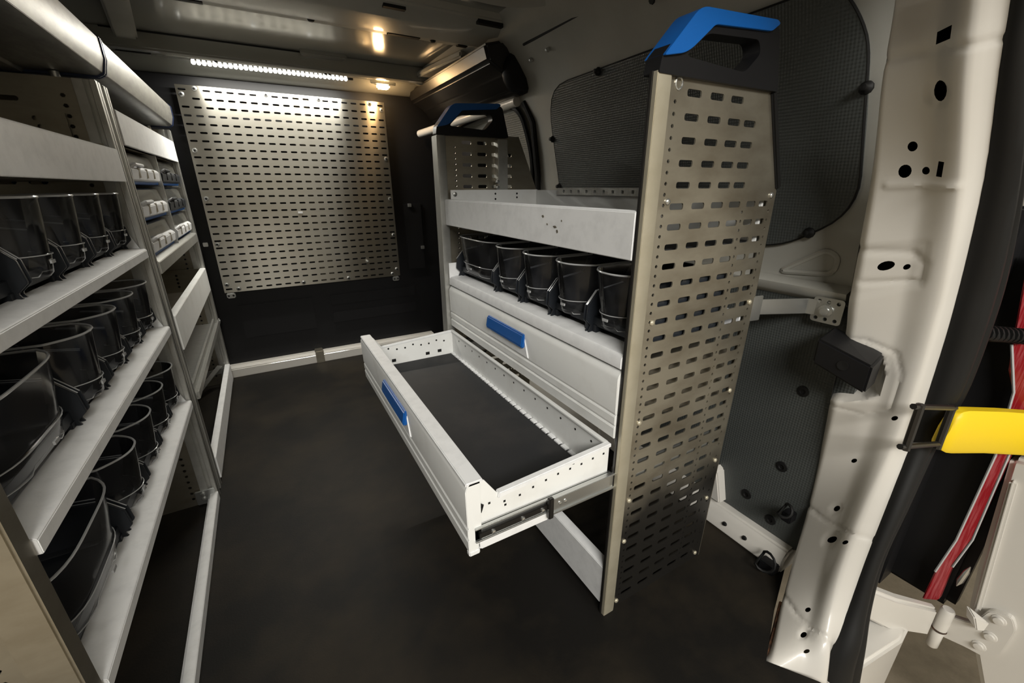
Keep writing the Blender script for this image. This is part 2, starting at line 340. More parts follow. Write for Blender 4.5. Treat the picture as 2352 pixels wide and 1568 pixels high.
# sliding door (front part of right side)
fd = round_poly([(1.945, 0.9), (1.91, 1.28), (1.95, 1.455), (2.10, 1.475), (2.75, 1.44), (2.85, 0.9)], [0.02, 0.1, 0.08, 0.05, 0.15, 0.05], 5)
sd = wall_patch('window_2', fd, M_INFILL2, None, 0.016, 0.02); tag(sd, 'ribbed grey lining over the sliding door window', kind='structure')
obj('edge_seal', MB().tube([(xw(p[1]) - 0.02, p[0] - 0.012, p[1]) for p in fd], 0.012, 6, True), M_RUBBER, sd, smooth=True)
obj('diagonal_seal', MB().bar((1.20, 2.00, 1.07), (1.175, 2.16, 1.34), 0.02, 0.02), M_RUBBER, sd)
d1 = struct('door_1', MB().tube([(1.245, 1.895, 0.05), (1.235, 1.892, 0.9), (1.215, 1.872, 1.15), (1.175, 1.860, 1.38), (1.15, 1.90, 1.47)], 0.014, 8), M_RUBBER, 'black rubber edge of the sliding side door', smooth=True)
obj('door_skin', B(1.12, 1.24, 2.40, 2.96, 0.0, 1.40), M_BLACK, d1, bevel=0.02)

# roof
rf = struct('ceiling', B(-0.9, 1.3, 0.10, 3.0, 1.735, 1.80), M_ROOF, 'glossy grey painted roof skin')
hd = struct('trim_4', MB().prism([(2.655, 1.738), (2.660, 1.668), (2.672, 1.661), (2.735, 1.659), (2.750, 1.668), (2.80, 1.673), (2.90, 1.652), (2.93, 1.638), (2.966, 1.636), (2.966, 1.738)], 'x', -0.80, 1.02), M_ROOF, 'painted front roof header carrying the lamp strip', bevel=0.006)
obj('seam', MB().tube([(-0.45, 2.656, 1.732), (0.42, 2.656, 1.732)], 0.004, 6), M_RUBBER, hd)
obj('slot_hole', B(-0.42, -0.30, 2.69, 2.70, 1.656, 1.662), M_RUBBER, hd)
obj('header_pad', MB().prism([(0.30, 2.60), (0.32, 2.70), (0.50, 2.70), (0.52, 2.60)], 'z', 1.715, 1.766), M_ROOF, hd, bevel=0.006)
for (x, y, z) in ((-0.06, 2.70, 1.660), (0.42, 2.70, 1.660), (0.44, 2.70, 1.660)): obj('hole', MB().lathe((x, y, z), (0, -0.4, -1), [(0.008, -0.004), (0.007, 0.003)], 8), M_RUBBER, hd)
obj('header_end', MB().bar((0.86, 2.74, 1.69), (1.16, 2.62, 1.63), 0.07, 0.04), M_ROOF, hd, bevel=0.01)
bw = struct('trim_5', MB().prism([(1.72, 1.766), (1.76, 1.712), (1.86, 1.692), (1.93, 1.70), (2.02, 1.692), (2.10, 1.715), (2.16, 1.722), (2.165, 1.766)], 'x', -0.8, 1.16), M_WALLP, 'painted roof bow across the middle of the roof', bevel=0.008)
for (x0, x1, y) in ((-0.25, -0.05, 2.115), (0.60, 0.74, 2.115), (0.92, 1.00, 2.12), (0.50, 0.58, 1.79), (0.86, 0.97, 1.775)):
    obj('slot_hole', B(x0, x1, y - 0.012, y + 0.012, 1.712, 1.722) if y > 2 else B(x0, x1, y - 0.01, y + 0.01, 1.698, 1.712), M_RUBBER, bw)
for (x, y) in ((0.30, 2.10), (0.80, 2.11), (0.16, 1.95)): obj('hole', MB().lathe((x, y, 1.714), (0, 0, -1), [(0.014, 0), (0.010, 0.006), (0.004, 0.007)], 10), M_RUBBER, bw)
arc = [(1.04 - 0.22 + 0.22 * math.sin(a), 1.58 - 0.22 + 0.22 * math.cos(a), 1.715) for a in [math.pi / 2 * k / 8 for k in range(9)]]
bead = struct('trim_6', MB().sweep([(-0.7, 1.58, 1.715), (0.4, 1.58, 1.715)] + arc + [(1.04, 0.8, 1.715), (1.04, 0.2, 1.715)], [(0.05, 0.03), (0.03, -0.006), (0.0, -0.02), (-0.03, -0.006), (-0.05, 0.03)]), M_WALLP, 'rounded pressed bead framing the rear roof panel', smooth=True)
rl = struct('trim_7', MB().tube([(1.05, 1.74, 1.645), (1.06, 1.0, 1.65), (1.06, 0.3, 1.65)], 0.005, 6), M_RUBBER, 'dark seam between roof and right wall', smooth=True)
rr = struct('trim_8', MB().bar((0.985, 2.16, 1.695), (0.93, 2.72, 1.70), 0.07, 0.03), M_WALLP, 'painted roof rail from the bow to the header', bevel=0.008)
struct('trim_12', MB().bar((-0.30, 2.14, 1.712), (-0.37, 2.68, 1.715), 0.08, 0.035), M_WALLP, 'painted roof rail above the far left unit', bevel=0.008)
tc_ = struct('trim_9', MB().prism([(0.93, 1.665), (1.03, 1.69), (1.12, 1.66), (1.17, 1.60), (1.165, 1.52), (1.12, 1.485), (1.07, 1.50), (1.03, 1.56), (0.95, 1.60)], 'y', 1.86, 2.95), M_GLOSSBLACK, 'black glossy cover over the sliding door track', bevel=0.012, seg=3)
obj('cap', MB().lathe((1.105, 1.865, 1.575), (0, -1, 0), [(0.085, -0.01), (0.085, 0.012), (0.07, 0.03), (0.03, 0.035), (0.005, 0.035)], 18), M_BLACK, tc_, smooth=True)
obj('cap_clip', B(1.155, 1.172, 1.838, 1.868, 1.555, 1.60), M_RUBBER, tc_, bevel=0.003)
tr_ = struct('trim_10', MB().tube([(1.13, 1.93, 1.475), (1.12, 2.2, 1.47), (1.06, 2.6, 1.45), (0.985, 2.93, 1.425)], 0.022, 10), M_BODY, 'pale rail above the sliding door', smooth=True)
for (x, y, z) in ((1.078, 1.601, 1.60), (1.085, 1.733, 1.595)):
    obj('wall_screw', MB().lathe((x, y, z), (-1, 0, -0.4), [(0.009, 0), (0.006, 0.012), (0.001, 0.014)], 8), M_STEEL, rl, smooth=True)
for (x, y, z) in ((1.075, 1.073, 1.60),):
    obj('wall_hole', MB().lathe((x, y, z), (-1, 0, -0.4), [(0.012, 0), (0.010, 0.004)], 8), M_RUBBER, rl)
rh = struct('trim_11', B(-0.85, 1.0, 0.10, 0.22, 1.60, 1.766), M_BODY, 'rear door header of the van', bevel=0.02)

# ---------------------------------------------------------------- rear pillar (lofted skin with real holes)
PL = [(0.70, 0.44, 1.70), (0.85, 0.44, 1.62), (0.94, 0.44, 1.51), (0.988, 0.44, 1.396), (1.02, 0.44, 1.27), (1.09, 0.44, 1.097), (1.147, 0.44, 0.861), (1.18, 0.44, 0.753), (1.196, 0.44, 0.604), (1.212, 0.44, 0.468), (1.218, 0.435, 0.24), (1.138, 0.405, 0.075), (1.037, 0.365, 0.012), (0.898, 0.305, -0.002), (0.831, 0.275, -0.039)]
PR = [(0.60, 0.27, 1.61), (0.75, 0.27, 1.53), (0.85, 0.27, 1.43), (0.92, 0.27, 1.334), (0.973, 0.27, 1.254), (1.092, 0.27, 1.104), (1.178, 0.27, 0.937), (1.205, 0.27, 0.844), (1.231, 0.27, 0.71), (1.226, 0.268, 0.552), (1.170, 0.262, 0.393), (1.121, 0.255, 0.243), (1.083, 0.242, 0.122), (1.042, 0.225, 0.034), (1.021, 0.205, -0.082)]
PS = [(0.66, 0.25, 1.62), (0.81, 0.25, 1.54), (0.91, 0.25, 1.44), (0.981, 0.25, 1.338), (1.042, 0.25, 1.268), (1.192, 0.25, 1.089), (1.3, 0.25, 0.919), (1.335, 0.25, 0.809), (1.350, 0.25, 0.668), (1.308, 0.25, 0.529), (1.235, 0.242, 0.365), (1.180, 0.235, 0.24), (1.160, 0.222, 0.092), (1.146, 0.205, -0.01), (1.159, 0.188, -0.174)]
def cat(P, q):
    n = len(P); i = max(0, min(n - 2, int(q))); t = q - i
    p0, p1, p2, p3 = (Vector(P[max(0, min(n - 1, j))]) for j in (i - 1, i, i + 1, i + 2))
    return 0.5 * (2 * p1 + (p2 - p0) * t + (2 * p0 - 5 * p1 + 4 * p2 - p3) * t * t + (3 * p1 - p0 - 3 * p2 + p3) * t ** 3)
VL = [0.0]
for i in range(len(PL) - 1):
    VL.append(VL[-1] + ((Vector(PL[i + 1]) + Vector(PR[i + 1])) / 2 - (Vector(PL[i]) + Vector(PR[i])) / 2).length)
def row(v):
    for i in range(len(VL) - 1):
        if v <= VL[i + 1]: return i + (v - VL[i]) / (VL[i + 1] - VL[i])
    return len(VL) - 1.0
def sm(a, b, x): x = max(0.0, min(1.0, (x - a) / (b - a))); return x * x * (3 - 2 * x)
PW = 0.20                                   # nominal pillar width in plan units
def pillar(u, v, d=0.0):
    s = u / PW; q = row(v); a = cat(PL, q); b = cat(PR, q)
    tv = (cat(PL, min(q + 0.05, len(PL) - 1)) + cat(PR, min(q + 0.05, len(PL) - 1)) - cat(PL, max(q - 0.05, 0)) - cat(PR, max(q - 0.05, 0)))
    n = (b - a).cross(tv).normalized()
    if n.x > 0: n = -n
    off = -0.016 * (1 - min(1, s / 0.10)) ** 2 + 0.016 * sm(0.5, 0.8, s) - 0.032 * sm(0.83, 1.0, s)
    return a.lerp(b, s) + n * (off + d)
HOLES = [('p', [(0.103, 0.477), (0.136, 0.463), (0.136, 0.485), (0.103, 0.496)]), ('o', 0.120, 0.564, 0.014, 0.020), ('o', 0.080, 0.660, 0.009, 0.009), ('o', 0.070, 0.704, 0.012, 0.012),
         ('o', 0.107, 0.704, 0.007, 0.007), ('p', [(0.130, 0.684), (0.141, 0.684), (0.138, 0.712), (0.127, 0.712)]), ('o', 0.062, 0.884, 0.016, 0.010), ('o', 0.100, 0.894, 0.0065, 0.0065), ('o', 0.150, 1.288, 0.0065, 0.006),
         ('o', 0.095, 1.412, 0.0065, 0.006), ('o', 0.090, 1.548, 0.008, 0.0075), ('o', 0.105, 1.632, 0.014, 0.009), ('o', 0.158, 1.648, 0.0075, 0.006), ('o', 0.095, 1.824, 0.008, 0.006), ('o', 0.095, 1.884, 0.009, 0.007), ('o', 0.112, 1.928, 0.008, 0.005)]
DIMPLE = [(0.118, 0.566, 0.030, 0.006), (0.090, 1.548, 0.019, 0.003), (0.105, 1.634, 0.028, 0.004), (0.095, 1.884, 0.017, 0.003)]
LINES = [([(0.0, 0.515), (0.085, 0.504), (0.165, 0.497), (0.2, 0.497)], 0.006, 0.0035), ([(0.040, 0.728), (0.165, 0.728)], 0.006, -0.004),
         ([(0.0, 0.846), (0.105, 0.862), (0.130, 0.888), (0.128, 0.935), (0.02, 0.915)], 0.007, 0.004), ([(0.0, 1.534), (0.065, 1.576), (0.17, 1.624), (0.20, 1.634)], 0.005, 0.004),
         ([(0.0, 1.772), (0.065, 1.836), (0.165, 1.905), (0.2, 1.925)], 0.006, 0.004), ([(0.0, 1.052), (0.045, 1.066), (0.115, 1.118), (0.134, 1.172), (0.136, 1.268), (0.085, 1.282), (0.0, 1.244)], 0.004, 0.003)]
NOTCH = [(-0.05, 1.075), (0.040, 1.088), (0.085, 1.125), (0.098, 1.170), (0.098, 1.222), (0.07, 1.232), (-0.05, 1.215)]
def seg_dist(p, pts):
    best = 9.0
    for a, b in zip(pts[:-1], pts[1:]):
        a, b = Vector(a), Vector(b); t = max(0, min(1, (p - a).dot(b - a) / max(1e-9, (b - a).length_squared))); best = min(best, (p - a - (b - a) * t).length)
    return best
def in_poly(p, poly):
    c = False; j = len(poly) - 1
    for i in range(len(poly)):
        a, b = poly[i], poly[j]
        if (a[1] > p[1]) != (b[1] > p[1]) and p[0] < (b[0] - a[0]) * (p[1] - a[1]) / (b[1] - a[1] + 1e-12) + a[0]: c = not c
        j = i
    return c
def relief(p):
    d = 0.0
    for cx, cy, r, dep in DIMPLE:
        q = math.hypot(p[0] - cx, p[1] - cy)
        if q < r: d -= dep * sm(r, r * 0.55, q)
    for pts, wd, dep in LINES:
        if min(a[1] for a in pts) - 0.03 < p[1] < max(a[1] for a in pts) + 0.03: d -= dep * math.exp(-(seg_dist(p, pts) / wd) ** 2)
    if 1.04 < p[1] < 1.27:
        q = seg_dist(p, NOTCH + NOTCH[:1]); q = q if in_poly(p, NOTCH) else -q
        d -= 0.050 * sm(-0.008, 0.016, q)
    if 0.84 < p[1] < 0.95 and p[0] < 0.13: d -= 0.002
    return d
hp = []
for h in HOLES:
    hp.append(h[1] if h[0] == 'p' else [(h[1] + h[3] * math.cos(2 * math.pi * k / 14), h[2] + h[4] * math.sin(2 * math.pi * k / 14)) for k in range(14)])
ex = []; VM = VL[-1]; nu, nv = 34, 300
for j in range(1, nv):
    for i in range(1, nu):
        q = (PW * i / nu + 0.00007 * (j % 3), VM * j / nv + 0.00009 * (i % 2))
        if not any(in_poly(q, h) or seg_dist(Vector(q), list(h) + [h[0]]) < 0.0015 for h in hp if abs(h[0][1] - q[1]) < 0.05): ex.append(q)
outl = [(PW * i / nu, 0) for i in range(nu)] + [(PW, VM * j / nv) for j in range(nv)] + [(PW - PW * i / nu, VM) for i in range(nu)] + [(0, VM - VM * j / nv) for j in range(nv)]
vs2, fs2 = cdt(outl, hp, ex)
fs2 = [f for f in fs2 if not any(in_poly((vs2[f[0]] + vs2[f[1]] + vs2[f[2]]) / 3, h) for h in hp)]
mbp = MB().add([pillar(p[0], p[1], relief(p)) for p in vs2], [tuple(f) for f in fs2])
pil = struct('rear_pillar', mbp, M_BODY, 'white painted rear door pillar with punched holes', smooth=True)
back = []
for j in range(61):
    v = VM * j / 60
    a, b = pillar(0.0, v), pillar(PW, v)
    back += [a, a + Vector((0.10, 0.025, 0.0)), b + Vector((0.10, 0.03, 0.0)), b]
obj('pillar_core', MB().add(back, [(j * 4 + k, j * 4 + k + 1, j * 4 + k + 5, j * 4 + k + 4) for j in range(60) for k in range(3)]), M_RUBBER, pil)
obj('pillar_return', MB().add([q for j in range(61) for q in (pillar(0.0, VM * j / 60), pillar(0.0, VM * j / 60) + Vector((0.03, 0.012, 0)))], [(2 * j, 2 * j + 1, 2 * j + 3, 2 * j + 2) for j in range(60)]), M_BODY, pil, smooth=True)
obj('rust_patch', MB().tube([pillar(0.001, v, 0.0) + Vector((-0.001, 0.002, 0)) for v in (1.80, 1.83, 1.86, 1.90, 1.935)], 0.005, 6), M_RUST, pil, smooth=True)
# door seal: two rubber ribs and a carrier strip
path = [(pillar(PW, VL[q // 4] + (VL[min(q // 4 + 1, len(VL) - 1)] - VL[q // 4]) * (q % 4) / 4), cat(PS, q * 0.25)) for q in range(4 * (len(PR) - 1) + 1)]
def rib_loft(lo_, rad):
    vs = []; N_ = 12
    for a, b in path:
        t = b - a; wdt = t.length; t = t.normalized(); n_ = Vector((-0.35, -1.0, 0.0)); n_ = (n_ - t * n_.dot(t)).normalized()
        c = a.lerp(b, lo_)
        vs += [c + t * (rad * wdt * math.cos(2 * math.pi * k / N_)) + n_ * (rad * min(wdt, 0.11) * math.sin(2 * math.pi * k / N_)) for k in range(N_)]
    return MB().add(vs, [(j * N_ + k, j * N_ + (k + 1) % N_, (j + 1) * N_ + (k + 1) % N_, (j + 1) * N_ + k) for j in range(len(path) - 1) for k in range(N_)])
obj_seal = obj('door_seal', rib_loft(0.26, 0.33), M_RUBBER, pil, 0, True)
obj('outer_lip', rib_loft(0.70, 0.23), M_RUBBER, obj_seal, 0, True)
obj_seal['label'] = 'ribbed black rubber door seal'
sb = thing('striker_block', (1.15, 0.41, 0.69), 'black plastic door striker block in the pillar notch', 'striker')
obj('block', MB().add([(1.125, 0.352, 0.652), (1.200, 0.362, 0.655), (1.205, 0.475, 0.690), (1.125, 0.470, 0.688), (1.120, 0.350, 0.722), (1.200, 0.360, 0.735), (1.205, 0.475, 0.770), (1.122, 0.470, 0.752)],
                      [(3, 2, 1, 0), (4, 5, 6, 7), (0, 1, 5, 4), (1, 2, 6, 5), (2, 3, 7, 6), (3, 0, 4, 7)]), M_HANDLE, sb, bevel=0.005)
obj('bolt', MB().lathe((1.1225, 0.405, 0.705), (-1, 0, 0), [(0.012, -0.002), (0.012, 0.002), (0.006, 0.0015), (0.001, 0.001)], 12), M_RUBBER, sb, smooth=True)
for (c, lab) in (((1.155, 0.455, 0.045), 'black cable loop clipped to the floor sill beside the rear pillar'), ((1.185, 0.452, 0.225), 'black cable clip higher up behind the rear pillar edge')):
    cl = thing('cable_clip', c, lab, 'cable')
    k_ = 1.0 if c[2] < 0.1 else 0.6
    obj('loop', MB().tube([(c[0] - 0.004 * k, c[1] + k_ * 0.024 * math.cos(2 * math.pi * k / 12), c[2] + k_ * 0.026 * math.sin(2 * math.pi * k / 12)) for k in range(12)], 0.004, 6, True), M_RUBBER, cl, smooth=True)
    obj('clip', B(c[0] - 0.015, c[0] + 0.02, c[1] - 0.02 * k_, c[1] + 0.025 * k_, c[2] - 0.045, c[2] - 0.015), M_HANDLE, cl, bevel=0.003)

# ================================================================ LAMPS
ls = thing('led_strip', (0.19, 2.80, 1.66), 'bright white strip of small lamps under the roof header', 'lamp')
obj('base', MB().bar((-0.165, 2.795, 1.672), (0.545, 2.795, 1.672), 0.018, 0.012), M_ALU, ls)
obj('connector', B(0.548, 0.575, 2.787, 2.803, 1.662, 1.675), M_RUBBER, ls)
for k in range(33):
    x = -0.155 + k * 0.0216
    obj('diode', MB().lathe((x, 2.79, 1.669), (0, 0, -1), [(0.0088, 0), (0.0088, 0.009), (0.006, 0.014), (0.001, 0.0155)], 8), M_LED, ls, smooth=True)
lo_ = area('led_strip_light', (0.19, 2.792, 1.6525), (0.19, 2.78, 0.9), 0.71, 0.016, 9, (1.0, 0.97, 0.88)); lo_.parent = ls
lo_.matrix_parent_inverse = Matrix.Translation(-Vector((0.19, 2.80, 1.66)) * S)
dl = thing('dome_lamp', (0.735, 2.80, 1.66), 'small glowing warm dome lamp right of the lamp strip', 'lamp')
obj('base', MB().prism([(0.665, 2.785), (0.70, 2.76), (0.77, 2.76), (0.815, 2.785), (0.77, 2.815), (0.70, 2.815)], 'z', 1.655, 1.672), M_STEEL, dl, bevel=0.003)
obj('lens', MB().prism([(0.695, 2.765), (0.775, 2.765), (0.765, 2.81), (0.705, 2.81)], 'z', 1.632, 1.656), M_DOME, dl, bevel=0.008)
pl = bpy.data.lights.new('dome_lamp_light', 'POINT'); pl.energy = 1.6; pl.color = (1.0, 0.62, 0.28); pl.shadow_soft_size = 0.02
po = bpy.data.objects.new('dome_lamp_light', pl); COL.objects.link(po); po.parent = dl; po.location = Vector((0, -0.012, -0.055)) * S

# ================================================================ PERFORATED PANEL ON THE BULKHEAD
X0, X1, Z0, Z1 = -0.264, 0.772, 0.522, 1.588
pp = thing('perforated_panel', (0.25, 2.935, 0.522), 'large perforated aluminium tool panel bolted to the black bulkhead', 'panel')
bolts = [(-0.184, 1.575), (0.135, 1.575), (0.40, 1.575), (0.685, 1.573), (-0.244, 1.545), (-0.244, 1.285), (-0.244, 1.045), (-0.244, 0.80), (-0.244, 0.57),
         (0.752, 1.545), (0.752, 1.27), (0.752, 1.03), (0.752, 0.80), (0.752, 0.57), (-0.19, 0.54), (0.16, 0.54), (0.43, 0.54), (0.72, 0.54)]
hs = []; nc, nr = 20, 27; px = (X1 - X0) / nc; pz = (Z1 - Z0) / nr
for i in range(nr):
    for j in range(nc):
        cx, cz = X0 + (j + 0.5) * px, Z0 + (i + 0.5) * pz
        if any(abs(cx - bx) < 0.030 and abs(cz - bz) < 0.018 for bx, bz in bolts): continue
        hs.append(slot(cx, cz, 0.0165, 0.0048, 0.004, 2))
obj('sheet', sheet(MB(), [(X0, Z0), (X1, Z0), (X1, Z1), (X0, Z1)], hs, lambda p, t: (p[0], 2.932 + t, p[1]), 0.004), M_PERF, pp)
for bx, bz in bolts:
    bo = obj('washer', MB().lathe((bx, 2.932, bz), (0, -1, 0), [(0.012, -0.002), (0.012, 0.003), (0.008, 0.005)], 14), M_STEEL, pp, smooth=True)
    obj('bolt_head', MB().lathe((bx, 2.927, bz), (0, -1, 0), [(0.006, 0), (0.006, 0.003), (0.001, 0.004)], 6), M_RUBBER, bo)
    obj('spacer', MB().cyl((bx, 2.936, bz), (bx, 2.963, bz), 0.008, 8), M_RUBBER, pp)
for bx in (-0.235, 0.74):
    c = obj('corner_catch', B(bx - 0.022, bx + 0.022, 2.925, 2.96, 0.488, 0.520), M_STEEL, pp, bevel=0.005)
    for dx in (-0.012, 0.012): obj('screw', MB().lathe((bx + dx, 2.925, 0.504), (0, -1, 0), [(0.006, 0), (0.005, 0.005), (0.001, 0.006)], 8), M_RUBBER, c, smooth=True)
obj('stud', MB().lathe((0.56, 2.932, 0.64), (0, -1, 0), [(0.009, 0), (0.009, 0.012), (0.006, 0.03), (0.001, 0.031)], 8), M_STEEL, pp, smooth=True)
obj('chip', B(0.195, 0.22, 2.928, 2.933, 0.955, 0.966), M_WHITEP, pp)

# ================================================================ GRIP HANDLES
def grip(parent, y, x0, z0, sx, t=0.036):
    def T(p): return (x0 + (p[0] - 0.626) * sx, z0 + (p[1] - 1.289))
    outer = round_poly([(0.622, 1.280), (0.626, 1.306), (0.70, 1.381), (0.918, 1.393), (0.938, 1.385), (0.968, 1.282)], [0.004, 0.008, 0.02, 0.015, 0.012, 0.006], 4)
    hole = round_poly([(0.682, 1.311), (0.732, 1.351), (0.878, 1.361), (0.890, 1.340), (0.850, 1.304)], 0.014, 4)
    h = obj('grip_handle', sheet(MB(), [T(p) for p in outer], [[T(p) for p in hole]], lambda p, q: (p[0], y + q, p[1]), t), M_HANDLE, parent, bevel=0.004)
    h['label'] = 'black and blue plastic carrying grip'
    blue = round_poly([(0.625, 1.304), (0.700, 1.384), (0.918, 1.397), (0.928, 1.392), (0.905, 1.377), (0.742, 1.364), (0.728, 1.352), (0.690, 1.322), (0.672, 1.313)], [0.006, 0.02, 0.01, 0.006, 0.006, 0.02, 0.02, 0.02, 0.01], 4)
    obj('blue_grip', MB().prism([T(p) for p in blue], 'y', y - 0.006, y + t + 0.006), M_BLUE, h, bevel=0.006, seg=3)
    return h

# ================================================================ RIGHT SHELVING UNIT
RU = thing('shelving_unit', (0.82, 1.12, 0.0), 'right-hand van shelving unit with blue grips and an open drawer', 'shelving')
def right_panel(y, t, rows, name):
    out = [(0.64, 0.0), (1.022, 0.0), (1.05, 0.83), (1.05, 1.09), (0.962, 1.29), (0.64, 1.29)]
    hl = []
    for i in rows:
        z = 1.260 - 0.0395 * i
        if z < 0.02: break
        cols = [0.729, 0.794, 0.856, 0.908] if i < 5 else [0.718, 0.782, 0.843, 0.903, 0.962, 1.008]
        for k, cx in enumerate(cols):
            if i < 1 and k == 3: continue
            hl.append(slot(cx - 0.0006 * max(0, i - 5) * (0.8 if k < 4 else 1.0) * 0.9, z, 0.0195 if k < 4 else 0.0165, 0.0062, 0.004, 2))
    zz = 1.243
    while zz > 0.02:
        hl.append(disc(0.680, zz, 0.0038, 6))
        if zz < 1.05:
            hl.append(disc(0.934 - 0.012 * (1.05 - zz), zz, 0.0036, 6)); hl.append(disc(1.034 - 0.028 * (1.05 - zz), zz, 0.0036, 6))
        zz -= 0.01975
    p = obj(name, sheet(MB(), out, hl, lambda p, q: (p[0], y + q, p[1]), t), M_DARKFOOT if y < 1 else M_GALV, RU)
    p['label'] = 'perforated galvanised side panel'
    return p
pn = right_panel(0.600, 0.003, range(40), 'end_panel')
obj('flange', MB().prism([(0.622, 0.592), (0.655, 0.592), (0.664, 0.599), (0.664, 0.603), (0.622, 0.603)], 'z', 0.0, 1.285), M_FLANGE, pn, bevel=0.001)
obj('front_edge', B(0.620, 0.6245, 0.603, 0.609, 0.0, 1.285), M_GLOSSBLACK, pn)
obj('post', B(0.6245, 0.66, 0.603, 0.610, 0.0, 1.28), M_GALV, pn)
obj('rear_flange', MB().bar((1.022, 0.612, 0.0), (1.05, 0.612, 0.83), 0.003, 0.024, (0, 1, 0)).bar((1.05, 0.612, 0.83), (1.05, 0.612, 1.09), 0.003, 0.024, (0, 1, 0)), M_GALV, pn)
obj('rubber_edge', MB().bar((1.052, 0.600, 1.095), (0.966, 0.600, 1.285), 0.016, 0.012, (0, 1, 0)), M_RUBBER, pn, bevel=0.003)
for (x, z) in ((0.690, 1.072), (1.033, 1.080), (0.686, 0.826), (1.03, 0.826), (0.682, 0.582), (1.018, 0.582), (0.678, 0.36), (1.013, 0.36), (0.676, 0.23), (1.006, 0.23), (0.672, 0.02), (1.0, 0.02)):
    obj('rivet', MB().lathe((x, 0.600, z), (0, -1, 0), [(0.0066, 0), (0.0066, 0.002), (0.005, 0.004), (0.001, 0.005)], 10), M_FLANGE if z < 1 else M_STEEL, pn, smooth=True)
obj('stud_ring', MB().tube([(0.684 + 0.009 * math.cos(a), 0.5995, 1.272 + 0.010 * math.sin(a)) for a in [2 * math.pi * k / 14 for k in range(14)]], 0.0018, 5, True), M_STEEL, pn)
grip(RU, 0.590, 0.626, 1.289, 1.0)
pf = right_panel(1.628, 0.003, range(40), 'end_panel')
obj('post', MB().prism([(0.600, 1.600), (0.628, 1.600), (0.636, 1.606), (0.640, 1.628), (0.640, 1.655), (0.600, 1.655)], 'z', 0.0, 1.278), M_ALU, pf, bevel=0.002)
obj('rear_post', B(0.852, 0.895, 1.60, 1.64, 1.05, 1.275), M_ALU, pf, bevel=0.002)
obj('post_screw', MB().lathe((0.845, 1.60, 1.12), (0, -1, 0), [(0.009, 0), (0.008, 0.006), (0.001, 0.008)], 10).lathe((0.845, 1.60, 1.098), (0, -1, 0), [(0.009, 0), (0.008, 0.006), (0.001, 0.008)], 10), M_STEEL, pf, smooth=True)
grip(RU, 1.605, 0.604, 1.289, 0.87)
# top tray
tt = obj('top_tray', MB().box(0.630, 1.03, 0.612, 1.60, 0.962, 0.970).box(1.024, 1.03, 0.612, 1.60, 0.97, 1.088).box(0.64, 1.03, 1.588, 1.594, 0.97, 1.090), M_DRAWER, RU)
obj('front_rail', MB().prism([(0.618, 0.962), (0.618, 1.054), (0.622, 1.057), (0.640, 1.057), (0.640, 1.048), (0.628, 1.046), (0.628, 0.975), (0.640, 0.970), (0.640, 0.962)], 'y', 0.6095, 1.60), M_POWDER, tt, bevel=0.0015)
for (y, z, a, b) in ((0.925, 1.030, 0.006, 0.004), (0.905, 1.012, 0.004, 0.003), (0.872, 1.008, 0.009, 0.0035), (0.862, 0.998, 0.005, 0.005), (0.845, 1.024, 0.003, 0.003)):
    obj('scuff_mark', MB().prism(round_poly([(y - a, z - b * 0.3), (y + a * 0.2, z - b), (y + a, z + b * 0.5), (y - a * 0.3, z + b)], 0.002, 2), 'x', 0.6176, 0.6182), M_GALV, tt)
obj('liner', B(0.634, 1.022, 0.62, 1.586, 0.970, 0.976), M_MAT, tt)
obj('back_rail', sheet(MB(), [(0.62, 1.072), (1.42, 1.072), (1.42, 1.096), (0.62, 1.096)], [slot(0.66 + 0.045 * k, 1.084, 0.006, 0.005, 0.001, 1) for k in range(17)], lambda p, q: (1.014 + q, p[0], p[1]), 0.004), M_ALU, tt)
for (x, z) in ((0.655, 1.075),): obj('screw', MB().lathe((x, 1.588, z), (0, -1, 0), [(0.009, 0), (0.008, 0.006), (0.001, 0.008)], 10), M_STEEL, tt, smooth=True)
for (x, z) in ((0.83, 1.075), (0.83, 1.055), (0.93, 1.075), (0.93, 1.06)): obj('hole', MB().lathe((x, 1.588, z), (0, -1, 0), [(0.004, 0), (0.004, 0.0008)], 8), M_RUBBER, tt)
# tray of bins
bt = obj('bin_tray', MB().prism([(0.618, 0.727), (0.618, 0.752), (0.623, 0.760), (0.675, 0.766), (0.677, 0.757), (1.02, 0.757), (1.02, 0.80), (1.024, 0.80), (1.024, 0.750), (0.634, 0.748), (0.630, 0.727)], 'y', 0.6105, 1.598), M_POWDER, RU, bevel=0.0015)
obj('tray_end', B(0.618, 1.02, 1.592, 1.597, 0.755, 0.815), M_POWDER, bt)
